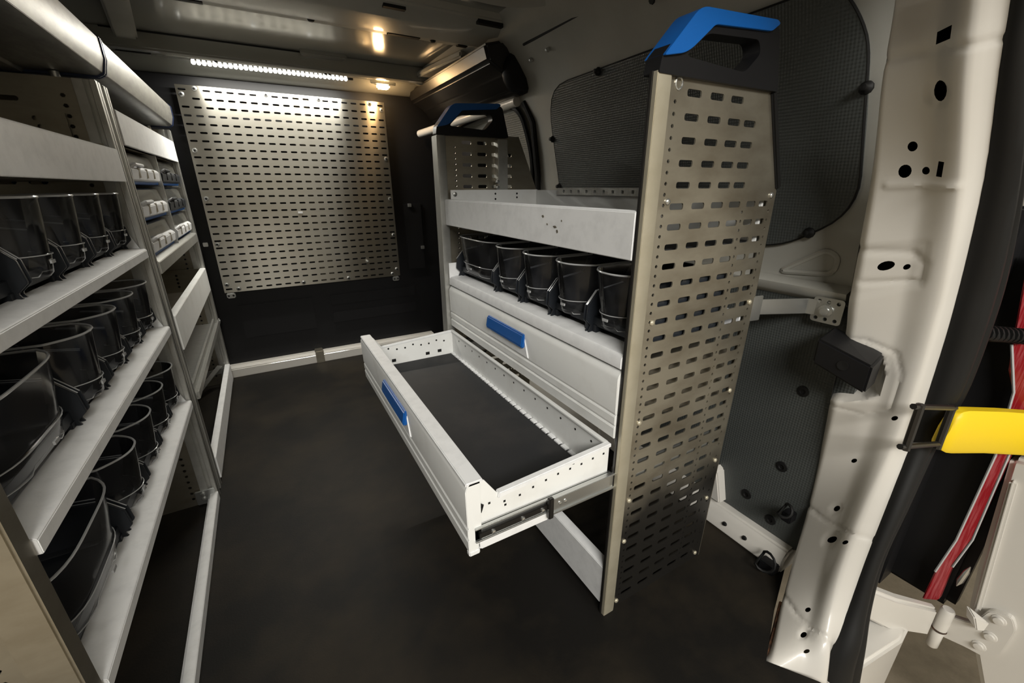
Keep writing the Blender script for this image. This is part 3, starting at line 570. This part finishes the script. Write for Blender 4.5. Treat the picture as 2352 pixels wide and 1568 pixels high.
# closed drawer
dprof = [(0.640, 0.721), (0.617, 0.721), (0.611, 0.712), (0.608, 0.704), (0.6095, 0.618), (0.6135, 0.614), (0.6095, 0.610), (0.6095, 0.590), (0.6135, 0.586), (0.6095, 0.582), (0.6105, 0.554), (0.622, 0.553), (0.640, 0.560)]
def drawer_front(name, dx, dz, y0, y1, parent):
    yh0, yh1 = 1.0, 1.235
    dx = dx + 0.006
    f = obj(name, MB().prism([(x + dx, z + dz) for x, z in dprof], 'y', y0, y1), M_DRAWER, parent, bevel=0.0012)
    obj('recess', MB().add([(0.606 + dx, yh0 - 0.02, 0.622 + dz), (0.606 + dx, yh1, 0.622 + dz), (0.606 + dx, yh1 - 0.01, 0.678 + dz), (0.606 + dx, yh0, 0.678 + dz),
                            (0.616 + dx, yh0 - 0.02, 0.622 + dz), (0.616 + dx, yh1, 0.622 + dz), (0.616 + dx, yh1 - 0.01, 0.678 + dz), (0.616 + dx, yh0, 0.678 + dz)],
                           [(0, 1, 2, 3), (7, 6, 5, 4), (0, 4, 5, 1), (1, 5, 6, 2), (2, 6, 7, 3), (3, 7, 4, 0)]), M_POWDER, f, bevel=0.002)
    g = obj('pull_handle', MB().prism([(0.6095 + dx, 0.694 + dz), (0.600 + dx, 0.690 + dz), (0.594 + dx, 0.655 + dz), (0.599 + dx, 0.648 + dz), (0.6095 + dx, 0.652 + dz)], 'y', yh0, yh1), M_BLUE, f, bevel=0.003)
    g['label'] = 'blue plastic pull handle'
    return f
cb = obj('drawer', B(0.64, 1.01, 0.625, 1.585, 0.565, 0.70), M_GALV, RU)
drawer_front('drawer_front', 0, 0, 0.611, 1.597, cb)
# open drawer
XD, DZ = -0.368, -0.152
od = obj('drawer', MB()
         .box(0.612, 0.617, 0.628, 1.585, 0.432, 0.535).box(0.606, 0.618, 0.628, 1.585, 0.532, 0.538)      # back wall + rim
         .prism([(0.272, 0.425), (0.272, 0.560), (0.290, 0.560), (0.318, 0.518), (0.617, 0.535), (0.617, 0.452), (0.60, 0.438)], 'y', 0.622, 0.626)
         .prism([(0.272, 0.425), (0.272, 0.560), (0.290, 0.560), (0.318, 0.518), (0.617, 0.535), (0.617, 0.432)], 'y', 1.584, 1.588)
         .box(0.27, 0.615, 0.624, 1.586, 0.424, 0.430), M_DRAWER, RU, bevel=0.0008)
od['label'] = 'open drawer pulled out over the aisle'
obj('side_rim', MB().prism([(0.318, 0.507), (0.320, 0.520), (0.618, 0.538), (0.618, 0.528)], 'y', 0.616, 0.632), M_POWDER, od, bevel=0.002)
obj('side_rim', MB().prism([(0.318, 0.512), (0.320, 0.520), (0.618, 0.538), (0.618, 0.530)], 'y', 1.58, 1.592), M_POWDER, od, bevel=0.002)
obj('liner', B(0.276, 0.610, 0.630, 1.582, 0.430, 0.436), M_MAT, od)
drawer_front('drawer_front', XD, DZ, 0.614, 1.60, od)
obj('front_cap', B(0.2475, 0.284, 0.614, 1.60, 0.562, 0.571), M_POWDER, od, bevel=0.002)
obj('front_profile', MB().box(0.257, 0.266, 0.616, 0.628, 0.445, 0.562).box(0.262, 0.278, 0.617, 0.626, 0.535, 0.560).box(0.258, 0.272, 0.617, 0.626, 0.405, 0.440), M_ALU, od, bevel=0.001)
obj('hook', MB().tube([(0.270, 0.618, 0.535), (0.266, 0.618, 0.52), (0.276, 0.618, 0.51), (0.283, 0.618, 0.505), (0.278, 0.618, 0.490)], 0.003, 6), M_RUBBER, od)
hx = [(0.300, 0.500), (0.335, 0.490), (0.337, 0.480), (0.372, 0.490), (0.405, 0.497), (0.438, 0.502), (0.470, 0.506), (0.503, 0.507), (0.512, 0.518), (0.535, 0.508), (0.568, 0.511), (0.60, 0.513)]
for (x, z) in hx: obj('hole', MB().lathe((x, 0.6222, z), (0, -1, 0), [(0.0036, 0), (0.0036, 0.0006)], 4), M_RUBBER, od)
for k in range(14): obj('hole', MB().lathe((0.6118, 0.68 + k * 0.064, 0.510), (-1, 0, 0), [(0.0034, 0), (0.0034, 0.0006)], 6), M_RUBBER, od)
for k in range(9): obj('hole', MB().lathe((0.31 + 0.033 * k, 1.5838, 0.497 + 0.008 * (k % 3 == 1)), (0, -1, 0), [(0.004, 0), (0.004, 0.0006)], 6), M_RUBBER, od)
for (x, z) in ((0.36, 0.452), (0.50, 0.455), (0.552, 0.457)): obj('cut_out', B(x - 0.008, x + 0.008, 1.5825, 1.584, z - 0.006, z + 0.006), M_RUBBER, od)
for k in range(30): obj('weld_tab', B(0.600, 0.612, 0.64 + k * 0.0315, 0.662 + k * 0.0315, 0.434, 0.440), M_POWDER, od)
sl1 = obj('slide_rail', MB().box(0.262, 0.62, 0.608, 0.618, 0.424, 0.428).box(0.262, 0.62, 0.614, 0.620, 0.424, 0.460).box(0.262, 0.62, 0.608, 0.618, 0.456, 0.460), M_STEEL, od, bevel=0.001)
obj('ball_cage', B(0.27, 0.62, 0.606, 0.614, 0.436, 0.448), M_GLOSSBLACK, sl1)
obj('inner_rail', MB().box(0.44, 0.64, 0.600, 0.608, 0.420, 0.426).box(0.44, 0.64, 0.604, 0.607, 0.420, 0.462).box(0.44, 0.64, 0.600, 0.608, 0.458, 0.463), M_STEEL, sl1, bevel=0.001)
obj('stop', B(0.432, 0.445, 0.597, 0.608, 0.414, 0.468), M_GLOSSBLACK, sl1, bevel=0.002)
for x in (0.30, 0.37, 0.42, 0.465, 0.48): obj('bearing', MB().lathe((x, 0.606, 0.442), (0, -1, 0), [(0.005, 0), (0.004, 0.004), (0.001, 0.005)], 8), M_STEEL, sl1, smooth=True)
obj('base_flange', MB().prism([(0.27, 0.406), (0.275, 0.400), (0.44, 0.400), (0.44, 0.424), (0.27, 0.424)], 'y', 0.612, 0.622).box(0.248, 0.272, 0.612, 0.626, 0.392, 0.404), M_POWDER, od, bevel=0.002)
# cabinet-side runners and base rail
obj('runner', B(0.63, 1.0, 0.606, 0.622, 0.420, 0.465), M_STEEL, RU)
obj('runner', B(0.63, 1.0, 1.590, 1.606, 0.420, 0.465), M_STEEL, RU)
obj('base_rail', MB().prism([(0.622, 0.03), (0.622, 0.155), (0.628, 0.160), (0.650, 0.160), (0.650, 0.152), (0.632, 0.150), (0.632, 0.03)], 'y', 0.612, 1.60), M_POWDER, RU, bevel=0.0015)
obj('foot_rail', B(0.64, 1.02, 1.60, 1.64, 0.0, 0.05), M_ALU, RU)

# steel strap between unit and waist rail
st = thing('bracket_strap', (1.13, 0.60, 0.80), 'zinc steel strap fixing the right shelving unit to the body side', 'bracket')
obj('strap', MB().prism([(1.045, 0.606), (1.085, 0.600), (1.20, 0.545), (1.22, 0.475), (1.225, 0.476), (1.205, 0.549), (1.087, 0.605), (1.045, 0.611)], 'z', 0.785, 0.825), M_STEEL, st, bevel=0.001)
obj('end_plate', MB().prism([(1.045, 0.600), (1.08, 0.594), (1.081, 0.598), (1.045, 0.605)], 'z', 0.772, 0.838), M_STEEL, st, bevel=0.002)
plq = obj('wall_plate', sheet(MB(), rrect(0.465, 0.535, 0.770, 0.835, 0.008, 3), [disc(0.478, 0.78, 0.005, 8), disc(0.50, 0.78, 0.005, 8), disc(0.522, 0.78, 0.005, 8), disc(0.478, 0.824, 0.005, 8), disc(0.50, 0.824, 0.005, 8), disc(0.522, 0.824, 0.005, 8)], lambda p, q: (1.205 + q, p[0], p[1]), 0.005), M_STEEL, st)
obj('bolt', MB().lathe((1.203, 0.503, 0.802), (-1, -0.2, 0), [(0.016, 0), (0.016, 0.003), (0.010, 0.004), (0.010, 0.012), (0.001, 0.013)], 10), M_STEEL, plq, smooth=True)

# ================================================================ BINS
def make_bin(name, wd):
    """front faces +y at y = 0, depth to -0.30; origin at base centre of the front"""
    h = 0.166; dp = 0.30
    root = bpy.data.objects.new(name, None); COL.objects.link(root); OFF[root.name] = Vector((0, 0, 0)); root.empty_display_size = 0.05
    hw = wd / 2 - 0.004
    side = [(-dp, 0.005), (-0.062, 0.005), (-0.056, 0.0), (-0.014, 0.0), (-0.024, 0.022), (-0.008, 0.038), (-0.012, 0.074), (-0.040, 0.106), (-0.125, 0.118), (-0.15, 0.156), (-dp, 0.158)]
    mb = MB()
    mb.prism(side, 'x', -hw, -hw + 0.006).prism(side, 'x', hw - 0.006, hw)
    mb.box(-hw, hw, -dp, -dp + 0.005, 0.005, 0.158)
    mb.box(-hw + 0.004, hw - 0.004, -dp, -0.03, 0.022, 0.027)
    mb.box(-hw + 0.004, hw - 0.004, -0.045, -0.030, 0.022, 0.045)
    for s in (-1, 1): mb.box(min(s * hw, s * (hw - 0.02)), max(s * hw, s * (hw - 0.02)), -0.055, -0.028, 0.0, 0.026)
    obj('body', mb, M_BIN, root, bevel=0.0012)
    # clear front: U in plan, convex, leaning out to the top
    bul = 0.046 if wd < 0.2 else 0.036; pw = 2.4 if wd < 0.2 else 4.5
    def ring(z, lean, inset):
        pts = []; a = hw - 0.0065 - inset
        for k in range(4): pts.append((-a, -0.150 + 0.034 * k, z))
        for k in range(19):
            t = -1 + 2 * k / 18; pts.append((a * t, -0.048 + bul * (1 - abs(t) ** pw) + lean, z))
        for k in range(3, -1, -1): pts.append((a, -0.150 + 0.034 * k, z))
        return pts
    rings = [ring(0.034, -0.008, 0.027), ring(0.040, -0.003, 0.023), ring(0.071, 0.002, 0.016), ring(0.073, 0.0, 0.016), ring(0.12, 0.005, 0.008), ring(h, 0.009, 0.0)]
    n = len(rings[0]); vs = [p for r in rings for p in r]
    fs = [(i * n + k, i * n + k + 1, (i + 1) * n + k + 1, (i + 1) * n + k) for i in range(len(rings) - 1) for k in range(n - 1)]
    wdw = obj('clear_front', MB().add(vs, fs), M_CLEAR, root, smooth=True); wdw['label'] = 'clear plastic front'
    obj('top_rim', MB().tube(ring(h, 0.009, 0.0), 0.0022, 6), M_RIM, wdw, smooth=True)
    obj('label_ridge', MB().tube([(p[0], p[1] + 0.001, p[2]) for p in ring(0.072, 0.002, 0.016)[4:-4]], 0.0011, 5), M_RIM, wdw, smooth=True)
    low = [(p[0], p[1] + 0.001, p[2] + (0.008 if abs(p[0]) < hw * 0.30 else 0)) for p in ring(0.037, -0.004, 0.025)[4:-4]]
    obj('lower_edge', MB().tube(low, 0.0010, 5), M_RIM, wdw, smooth=True)
    obj('latch_dot', B(-0.008, 0.008, -0.002, 0.001, 0.056, 0.062), M_RIM, wdw)
    for s in (-1, 1):
        obj('side_edge', MB().tube([(s * (hw + 0.0002), -0.012, 0.075), (s * (hw + 0.0002), -0.040, 0.107), (s * (hw + 0.0002), -0.125, 0.119)], 0.0010, 5), M_RIM, root)
    return root
PRO = {}
def place_bin(wide, x, y, z, rot, label, group, wd):
    key = round(wd, 3)
    if key not in PRO: r = PRO[key] = make_bin('wide_parts_bin' if wide else 'parts_bin', wd)
    else: r = copy_tree(PRO[key])
    r.location = Vector((x, y, z)) * S; r.rotation_euler = (0, 0, rot)
    tag(r, label, 'bin', group); return r
ordn = ['', 'second', 'third', 'fourth', 'farthest']
# right: fronts face -x
eR = [0.608, 0.765, 0.930, 1.095, 1.263]
names = ['nearest narrow clear-front bin on the right unit, beside the perforated end panel', 'second narrow clear-front bin from the near end of the right unit',
         'third narrow clear-front bin from the near end of the right unit', 'fourth narrow clear-front bin on the right unit, next to the wide one']
for k in range(4):
    place_bin(False, 0.634, (eR[k] + eR[k + 1]) / 2 + 0.002, 0.7575, math.pi / 2, names[k], 'narrow bins on the right unit', 0.165)
place_bin(True, 0.636, 1.427, 0.7575, math.pi / 2, 'wide clear-front bin at the far end of the right unit tray', 'wide bins', 0.32)
# left: fronts face +x
for zt, nm, e in ((0.921, 'top', [0.645, 0.965, 1.132, 1.304, 1.476, 1.645]), (0.678, 'middle', [0.668, 0.990, 1.158, 1.324, 1.490, 1.655]), (0.412, 'bottom', [0.672, 0.998, 1.164, 1.330, 1.496, 1.660])):
    place_bin(True, -0.332, (e[0] + e[1]) / 2, zt, -math.pi / 2, 'wide clear-front bin on the %s bin tray of the left unit' % nm, 'wide bins', 0.32)
    for k in range(4):
        lab = ['narrow clear-front bin beside the wide bin, left unit %s tray', 'second narrow clear-front bin from the wide one, left unit %s tray', 'third narrow clear-front bin from the wide one, left unit %s tray', 'last narrow clear-front bin, against the far post, left unit %s tray'][k] % nm
        place_bin(False, -0.332, (e[k + 1] + e[k + 2]) / 2, zt, -math.pi / 2, lab, 'narrow bins on the left unit, %s tray' % nm, 0.165)

# ================================================================ LEFT SHELVING UNITS
def left_post(u, y0, y1, z1, inner, name='side_panel'):
    """perforated panel in the x-z plane with an aluminium front post; inner = y of the face with the hole column"""
    yc = (y0 + y1) / 2; hl = []; z = 0.03
    while z < z1 - 0.03: hl.append(disc(-0.395, z, 0.0055, 6)); z += 0.0245
    z = 0.05
    while z < z1 - 0.05:
        for x in (-0.50, -0.56, -0.62, -0.68): hl.append(slot(x, z, 0.019, 0.006, 0.004, 1))
        z += 0.0395
    p = obj(name, sheet(MB(), [(-0.74, 0.0), (-0.345, 0.0), (-0.345, z1), (-0.74, z1)], hl, lambda q, t: (q[0], inner + t, q[1]), 0.003), M_GALV, u)
    if y0 < 0.7:
        obj('post', B(-0.366, -0.320, y0, y1, 0.0, z1), M_GALV, p, bevel=0.003)
        return p
    obj('post', MB().prism([(-0.320, y0), (-0.320, y1), (-0.326, y1 + 0.002), (-0.368, y1 + 0.002), (-0.368, y0), (-0.345, y0), (-0.342, y0 + 0.004), (-0.334, y0 + 0.004), (-0.331, y0)], 'z', 0.0, z1), M_ALU, p, bevel=0.0012)
    obj('post_groove', B(-0.3205, -0.3195, yc - 0.002, yc + 0.002, 0.0, z1), M_RUBBER, p)
    return p
def lip_tray(u, name, y0, y1, z, h=0.026, depth=0.40, m=None):
    m = m or M_POWDER
    return obj(name, MB().prism([(-0.316, z - h), (-0.316, z - 0.004), (-0.320, z), (-0.366, z + 0.006), (-0.368, z - 0.003), (-0.33 - depth, z - 0.003), (-0.33 - depth, z + 0.05), (-0.334 - depth, z + 0.05), (-0.334 - depth, z - 0.008), (-0.330, z - 0.008), (-0.326, z - h)], 'y', y0, y1), m, u, bevel=0.0012)
def rail(u, name, y0, y1, z0, z1, m=None, x=-0.316):
    return obj(name, MB().prism([(x, z0), (x, z1 - 0.003), (x - 0.004, z1), (x - 0.024, z1), (x - 0.024, z1 - 0.008), (x - 0.009, z1 - 0.010), (x - 0.009, z0 + 0.008), (x - 0.024, z0 + 0.006), (x - 0.024, z0)], 'y', y0, y1), m or M_POWDER, u, bevel=0.0012)
LN = thing('shelving_unit', (-0.53, 1.17, 0.0), 'near left van shelving unit holding three trays of clear-front bins', 'shelving')
left_post(LN, 0.620, 0.655, 1.37, 0.640)
left_post(LN, 1.662, 1.705, 1.37, 1.668)
r1 = rail(LN, 'front_rail', 0.655, 1.662, 1.117, 1.203)
obj('shelf_pan', MB().box(-0.73, -0.325, 0.66, 1.66, 1.117, 1.122).box(-0.735, -0.73, 0.66, 1.66, 1.12, 1.30).box(-0.73, -0.34, 1.648, 1.652, 1.12, 1.215), M_GALV, LN)
bk = obj('divider_plate', sheet(MB(), [(-0.73, 1.12), (-0.40, 1.12), (-0.40, 1.285), (-0.73, 1.335)], [disc(-0.46, 1.27, 0.006), disc(-0.455, 1.25, 0.006), disc(-0.46, 1.19, 0.006)], lambda p, q: (p[0], 1.655 + q, p[1]), 0.003), M_GALV, LN)
for z, nm in ((0.930, 'bin_tray'), (0.687, 'bin_tray'), (0.421, 'bin_tray')):
    t_ = lip_tray(LN, nm, 0.657, 1.660, z)
    obj('tray_end', MB().prism([(-0.330, z), (-0.350, z + 0.055), (-0.70, z + 0.055), (-0.70, z)], 'y', 1.654, 1.659), M_POWDER, t_)
bs = rail(LN, 'base_rail', 0.655, 1.665, 0.004, 0.040, x=-0.318)
obj('angle_strip', B(-0.352, -0.343, 0.66, 1.66, 0.0, 0.020), M_POWDER, bs)
obj('corner_plate', B(-0.385, -0.325, 1.655, 1.662, 0.005, 0.062), M_STEEL, bs, bevel=0.002)
for z in (0.048, 0.026): obj('screw', MB().lathe((-0.362, 1.655, z), (0, -1, 0), [(0.008, 0), (0.007, 0.006), (0.001, 0.007)], 10), M_STEEL, bs, smooth=True)
def top_tray(u, y0, y1):
    pr = [(-0.345, 1.492), (-0.306, 1.487), (-0.296, 1.476), (-0.296, 1.428), (-0.306, 1.394), (-0.320, 1.386), (-0.46, 1.386), (-0.465, 1.380), (-0.50, 1.380), (-0.505, 1.386), (-0.74, 1.386), (-0.74, 1.50), (-0.735, 1.50), (-0.735, 1.392), (-0.322, 1.392), (-0.311, 1.398), (-0.302, 1.430), (-0.302, 1.473), (-0.309, 1.481), (-0.345, 1.486)]
    t = obj('top_tray', MB().prism(pr, 'y', y0, y1), M_TRAYALU, u, bevel=0.0008); t['label'] = 'brushed aluminium top tray with rounded front'
    ec = [(-0.345, 1.495), (-0.304, 1.490), (-0.293, 1.478), (-0.293, 1.428), (-0.303, 1.391), (-0.318, 1.382), (-0.742, 1.378), (-0.742, 1.502)]
    obj('end_cap', MB().prism(ec, 'y', y1, y1 + 0.012), M_NAVY, t, bevel=0.002); obj('end_cap', MB().prism(ec, 'y', y0 - 0.012, y0), M_NAVY, t, bevel=0.002)
    obj('clip', MB().lathe((-0.40, y1 - 0.02, 1.372), (0, 0, -1), [(0.010, -0.012), (0.010, 0.008), (0.004, 0.012)], 10), M_STEEL, t, smooth=True)
top_tray(LN, 0.50, 1.700)
LF = thing('shelving_unit', (-0.53, 2.30, 0.0), 'far left van shelving unit with small-parts cases beside the bulkhead', 'shelving')
left_post(LF, 1.735, 1.775, 1.37, 1.752)
left_post(LF, 2.840, 2.885, 1.37, 2.845)
rail(LF, 'front_rail', 1.775, 2.842, 1.222, 1.318)
obj('shelf_pan', B(-0.73, -0.325, 1.775, 2.84, 1.222, 1.227), M_GALV, LF)
lip_tray(LF, 'case_shelf', 1.777, 2.842, 0.876, 0.042, m=M_ALU)
obj('case_divider', B(-0.72, -0.326, 2.296, 2.304, 0.880, 1.222), M_ALU, LF)
for z in (0.992, 1.106):
    obj('case_runner', MB().box(-0.70, -0.335, 1.777, 1.790, z - 0.004, z).box(-0.70, -0.335, 2.284, 2.296, z - 0.004, z).box(-0.70, -0.335, 2.304, 2.316, z - 0.004, z).box(-0.70, -0.335, 2.83, 2.842, z - 0.004, z), M_ALU, LF)
rail(LF, 'deep_tray_front', 1.777, 2.842, 0.565, 0.690, M_DRAWER)
dt = obj('deep_tray', MB().box(-0.72, -0.325, 1.78, 2.84, 0.565, 0.570).box(-0.72, -0.33, 2.832, 2.836, 0.57, 0.688).box(-0.725, -0.72, 1.78, 2.84, 0.565, 0.70), M_GALV, LF)
for z in (0.66, 0.64, 0.62, 0.60): obj('hole', MB().lathe((-0.45, 2.832, z), (0, -1, 0), [(0.006, 0), (0.006, 0.0008)], 8), M_RUBBER, dt)
sh = obj('slim_shelf', MB().box(-0.316, -0.310, 1.777, 2.842, 0.372, 0.400).box(-0.345, -0.335, 1.777, 2.842, 0.380, 0.402).box(-0.72, -0.312, 1.777, 2.842, 0.370, 0.376), M_ALU, LF, bevel=0.001)
obj('tie_bolt', MB().lathe((-0.316, 2.83, 0.388), (1, 0, 0), [(0.009, 0), (0.008, 0.008), (0.001, 0.010)], 8), M_STEEL, sh, smooth=True)
rail(LF, 'base_rail', 1.777, 2.845, 0.022, 0.118)
obj('cross_brace', MB().bar((-0.36, 2.80, 0.13), (-0.50, 2.62, 0.02), 0.03, 0.004).bar((-0.60, 2.832, 0.06), (-0.33, 2.832, 0.09), 0.004, 0.03), M_ALU, LF)
top_tray(LF, 1.728, 2.862)

# small-parts cases
def make_case(name, wd, face, fill, knobs=True):
    root = bpy.data.objects.new(name, None); COL.objects.link(root); OFF[root.name] = Vector((0, 0, 0)); root.empty_display_size = 0.03
    hw = wd / 2; dp = 0.34
    obj('body', MB().box(-hw, hw, -dp, 0.0, 0.0, 0.006).box(-hw, -hw + 0.006, -dp, 0.0, 0.0, 0.052).box(hw - 0.006, hw, -dp, 0.0, 0.0, 0.052).box(-hw, hw, -dp, -dp + 0.006, 0.0, 0.052).box(-hw, hw, -0.006, 0, 0.0, 0.012), M_BLUE, root, bevel=0.001)
    obj('front', MB().prism([(0.0, 0.010), (0.010, 0.014), (0.014, 0.046), (0.004, 0.056), (-0.006, 0.056), (-0.006, 0.010)], 'x', -hw + 0.012, hw - 0.02), face, root, bevel=0.002)
    nb = 4
    for k in range(1, nb):
        obj('front_slot', B(-hw + wd * k / nb - 0.006, -hw + wd * k / nb + 0.006, 0.006, 0.0146, 0.022, 0.052), M_GALV if face is M_WHITEP else M_RUBBER, root)
    obj('latch', MB().tube([(hw * 0.30, 0.006, 0.056), (hw * 0.34, 0.018, 0.060), (hw * 0.80, 0.018, 0.060), (hw * 0.86, 0.006, 0.050)], 0.006, 8), face, root, smooth=True)
    obj('contents', B(-hw + 0.012, hw - 0.012, -dp + 0.02, -0.022, 0.008, 0.092), fill, root)
    obj('lid', MB().prism([(0.0, 0.054), (-0.010, 0.098), (-0.02, 0.103), (-dp, 0.103), (-dp, 0.100), (-0.02, 0.100), (-0.013, 0.096), (-0.004, 0.054)], 'x', -hw + 0.004, hw - 0.004), M_LID, root)
    return root
CS = {}
for col, yc, wd in (('near', 2.037, 0.49), ('far', 2.572, 0.50)):
    for k, z in enumerate((0.883, 0.997, 1.111)):
        dark = col == 'far' and k > 0
        key = (wd, dark, k == 0 and col == 'far')
        if key not in CS: c = CS[key] = make_case('parts_case', wd, M_BIN if dark else M_WHITEP, M_PARTS2 if key[2] else M_PARTS)
        else: c = copy_tree(CS[key])
        c.location = Vector((-0.338, yc, z)) * S; c.rotation_euler = (0, 0, -math.pi / 2)
        tag(c, '%s small-parts case with %s front in the %s column of the far left unit' % (['lowest', 'middle', 'topmost'][k], 'dark' if dark else 'white', 'near' if col == 'near' else 'bulkhead-side'), 'case', 'small-parts cases on the far left unit')

# ================================================================ REAR DOOR, HINGE, CHECK STRAP, BUMPER
dr = struct('door_2', MB().prism([(0.095, 0.50), (0.150, 0.49), (0.120, 0.17), (0.104, 0.05), (0.082, -0.02), (0.03, -0.15), (-0.02, -0.30), (-0.9, -0.30), (-0.9, 1.2), (-0.05, 1.2)], 'x', 1.452, 1.53), M_BODY, 'open white rear door seen on its inner side', bevel=0.012, seg=3)
obj('raised_edge', MB().bar((1.452, 0.128, 0.44), (1.452, 0.088, 0.06), 0.012, 0.03, (1, 0, 0)), M_BODY, dr, bevel=0.005)
obj('lamp_trim', MB().box(1.49, 1.56, 0.13, 0.46, -0.03, 1.055), M_BLACK, dr, bevel=0.02)
obj('side_gap', B(1.42, 1.50, 0.27, 0.46, -0.02, 1.05), M_BLACK, dr)
tp = obj('reflective_strip', MB().prism([(0.250, 0.96), (0.219, 0.757), (0.208, 0.696), (0.188, 0.649), (0.182, 0.600), (0.172, 0.485), (0.172, 0.221), (0.183, 0.095), (0.184, -0.006), (0.155, 0.020), (0.158, 0.141), (0.146, 0.244), (0.150, 0.50), (0.160, 0.62), (0.150, 0.96)], 'x', 1.445, 1.470), M_RED, dr, bevel=0.003)
tp['label'] = 'red ribbed reflective strip'
obj('clear_edge', MB().tube([(1.446, 0.219, 0.757), (1.446, 0.186, 0.649), (1.446, 0.171, 0.485), (1.446, 0.171, 0.221), (1.446, 0.182, 0.10)], 0.003, 6), M_RIM, tp, smooth=True)
obj('clear_edge', MB().tube([(1.446, 0.152, 0.50), (1.446, 0.146, 0.244), (1.446, 0.157, 0.141)], 0.0025, 6), M_RIM, tp, smooth=True)
obj('drip_bead', MB().lathe((1.45, 0.134, 0.125), (0, 0.1, -1), [(0.001, -0.04), (0.006, -0.02), (0.007, 0.015), (0.001, 0.035)], 8), M_STEEL, dr, smooth=True)
hg = obj('hinge', MB().add([(1.16, 0.250, 0.145), (1.30, 0.200, 0.060), (1.425, 0.142, 0.008), (1.16, 0.252, 0.055), (1.30, 0.200, -0.050), (1.425, 0.140, -0.090),
                          (1.18, 0.275, 0.145), (1.32, 0.225, 0.060), (1.44, 0.165, 0.008), (1.18, 0.277, 0.055), (1.32, 0.225, -0.050), (1.44, 0.163, -0.090)],
                         [(0, 1, 4, 3), (1, 2, 5, 4), (7, 6, 9, 10), (8, 7, 10, 11), (0, 6, 7, 1), (1, 7, 8, 2), (3, 4, 10, 9), (4, 5, 11, 10), (2, 8, 11, 5), (0, 3, 9, 6)]), M_BODY, dr, bevel=0.008, seg=3)
obj('knuckle', MB().lathe((1.430, 0.130, -0.115), (0, 0, 1), [(0.010, 0), (0.013, 0.004), (0.013, 0.060), (0.0115, 0.062), (0.0115, 0.066), (0.015, 0.068), (0.015, 0.135), (0.012, 0.140)], 16), M_BODY, hg, smooth=True)
obj('grease', MB().tube([(1.430 + 0.0135 * math.cos(a), 0.130 + 0.0135 * math.sin(a), -0.051) for a in [2 * math.pi * k / 14 for k in range(14)]], 0.003, 5, True), M_RUST, hg)
lf = obj('door_leaf', MB().prism(round_poly([(0.125, 0.00), (0.085, 0.02), (0.070, 0.085), (0.035, 0.10), (0.020, 0.07), (0.022, -0.02), (0.040, -0.055), (0.075, -0.060), (0.125, -0.075)], 0.010, 3), 'x', 1.436, 1.454), M_BODY, hg, bevel=0.003)
obj('stop_lug', MB().add([(1.43, 0.100, 0.035), (1.43, 0.062, 0.022), (1.405, 0.070, 0.030), (1.43, 0.108, 0.070), (1.43, 0.058, 0.055), (1.41, 0.085, 0.060)], [(0, 1, 2), (5, 4, 3), (0, 3, 4, 1), (1, 4, 5, 2), (2, 5, 3, 0)]), M_BODY, hg, bevel=0.003)
for (y, z) in ((0.050, 0.073), (0.050, 0.015), (0.058, -0.030)):
    obj('bolt', MB().lathe((1.437, y, z), (-1, 0, 0), [(0.014, 0), (0.013, 0.003), (0.009, 0.004), (0.009, 0.010), (0.001, 0.011)], 12), M_BODY, hg, smooth=True)
cs = thing('check_strap', (1.30, 0.22, 0.57), 'door check strap with yellow sleeve and black steel loop', 'strap')
obj('steel_loop', MB().tube([(1.034, 0.244, 0.698), (1.21, 0.223, 0.656)], 0.006, 8).tube([(1.042, 0.244, 0.604), (1.228, 0.223, 0.562)], 0.006, 8).tube([(1.064, 0.240, 0.592), (1.057, 0.240, 0.698)], 0.0075, 8).tube([(1.209, 0.225, 0.555), (1.200, 0.225, 0.664)], 0.007, 8), M_GLOSSBLACK, cs, smooth=True)
obj('yellow_sleeve', MB().sweep([(1.216, 0.227, 0.601), (1.220, 0.226, 0.600), (1.229, 0.224, 0.598), (1.245, 0.220, 0.594), (1.262, 0.216, 0.590), (1.36, 0.185, 0.575), (1.45, 0.144, 0.563), (1.50, 0.085, 0.568)], [(0.010, 0.052), (0.016, 0.040), (0.018, 0.0), (0.016, -0.044), (0.010, -0.054), (-0.010, -0.054), (-0.016, -0.044), (-0.018, 0), (-0.016, 0.040), (-0.010, 0.052)], scales=[0.55, 0.75, 0.9, 0.98, 1, 1, 1, 1]), M_YEL, cs, smooth=True)
cdv = thing('cable_conduit', (1.40, 0.22, 0.78), 'black corrugated cable conduit crossing to the open door', 'conduit')
obj('hose', MB().tube([(1.32, 0.262, 0.800), (1.36, 0.240, 0.786), (1.46, 0.195, 0.778), (1.50, 0.15, 0.78)], 0.013, 10), M_RUBBER, cdv, smooth=True)
for k in range(14):
    t = k / 13; c = Vector((1.325, 0.26, 0.796)).lerp(Vector((1.47, 0.19, 0.778)), t)
    obj('rib', MB().lathe(c, (0.9, -0.42, -0.1), [(0.013, -0.003), (0.018, -0.002), (0.018, 0.002), (0.013, 0.003)], 12), M_RUBBER, cdv, smooth=True)
bpz = thing('rear_bumper', (1.2, 0.22, -0.66), 'white rear bumper corner below the door hinge', 'bumper')
obj('corner', MB().prism([(1.02, 0.30), (1.02, 0.20), (1.30, 0.165), (1.365, 0.172), (1.38, 0.26), (1.36, 0.40)], 'z', -0.50, -0.045), M_BODY, bpz, bevel=0.010, seg=3)
obj('lower_step', MB().prism([(0.96, 0.40), (0.98, 0.17), (1.26, 0.15), (1.33, 0.18), (1.34, 0.40)], 'z', -0.66, -0.50), M_RUBBER, bpz, bevel=0.012)
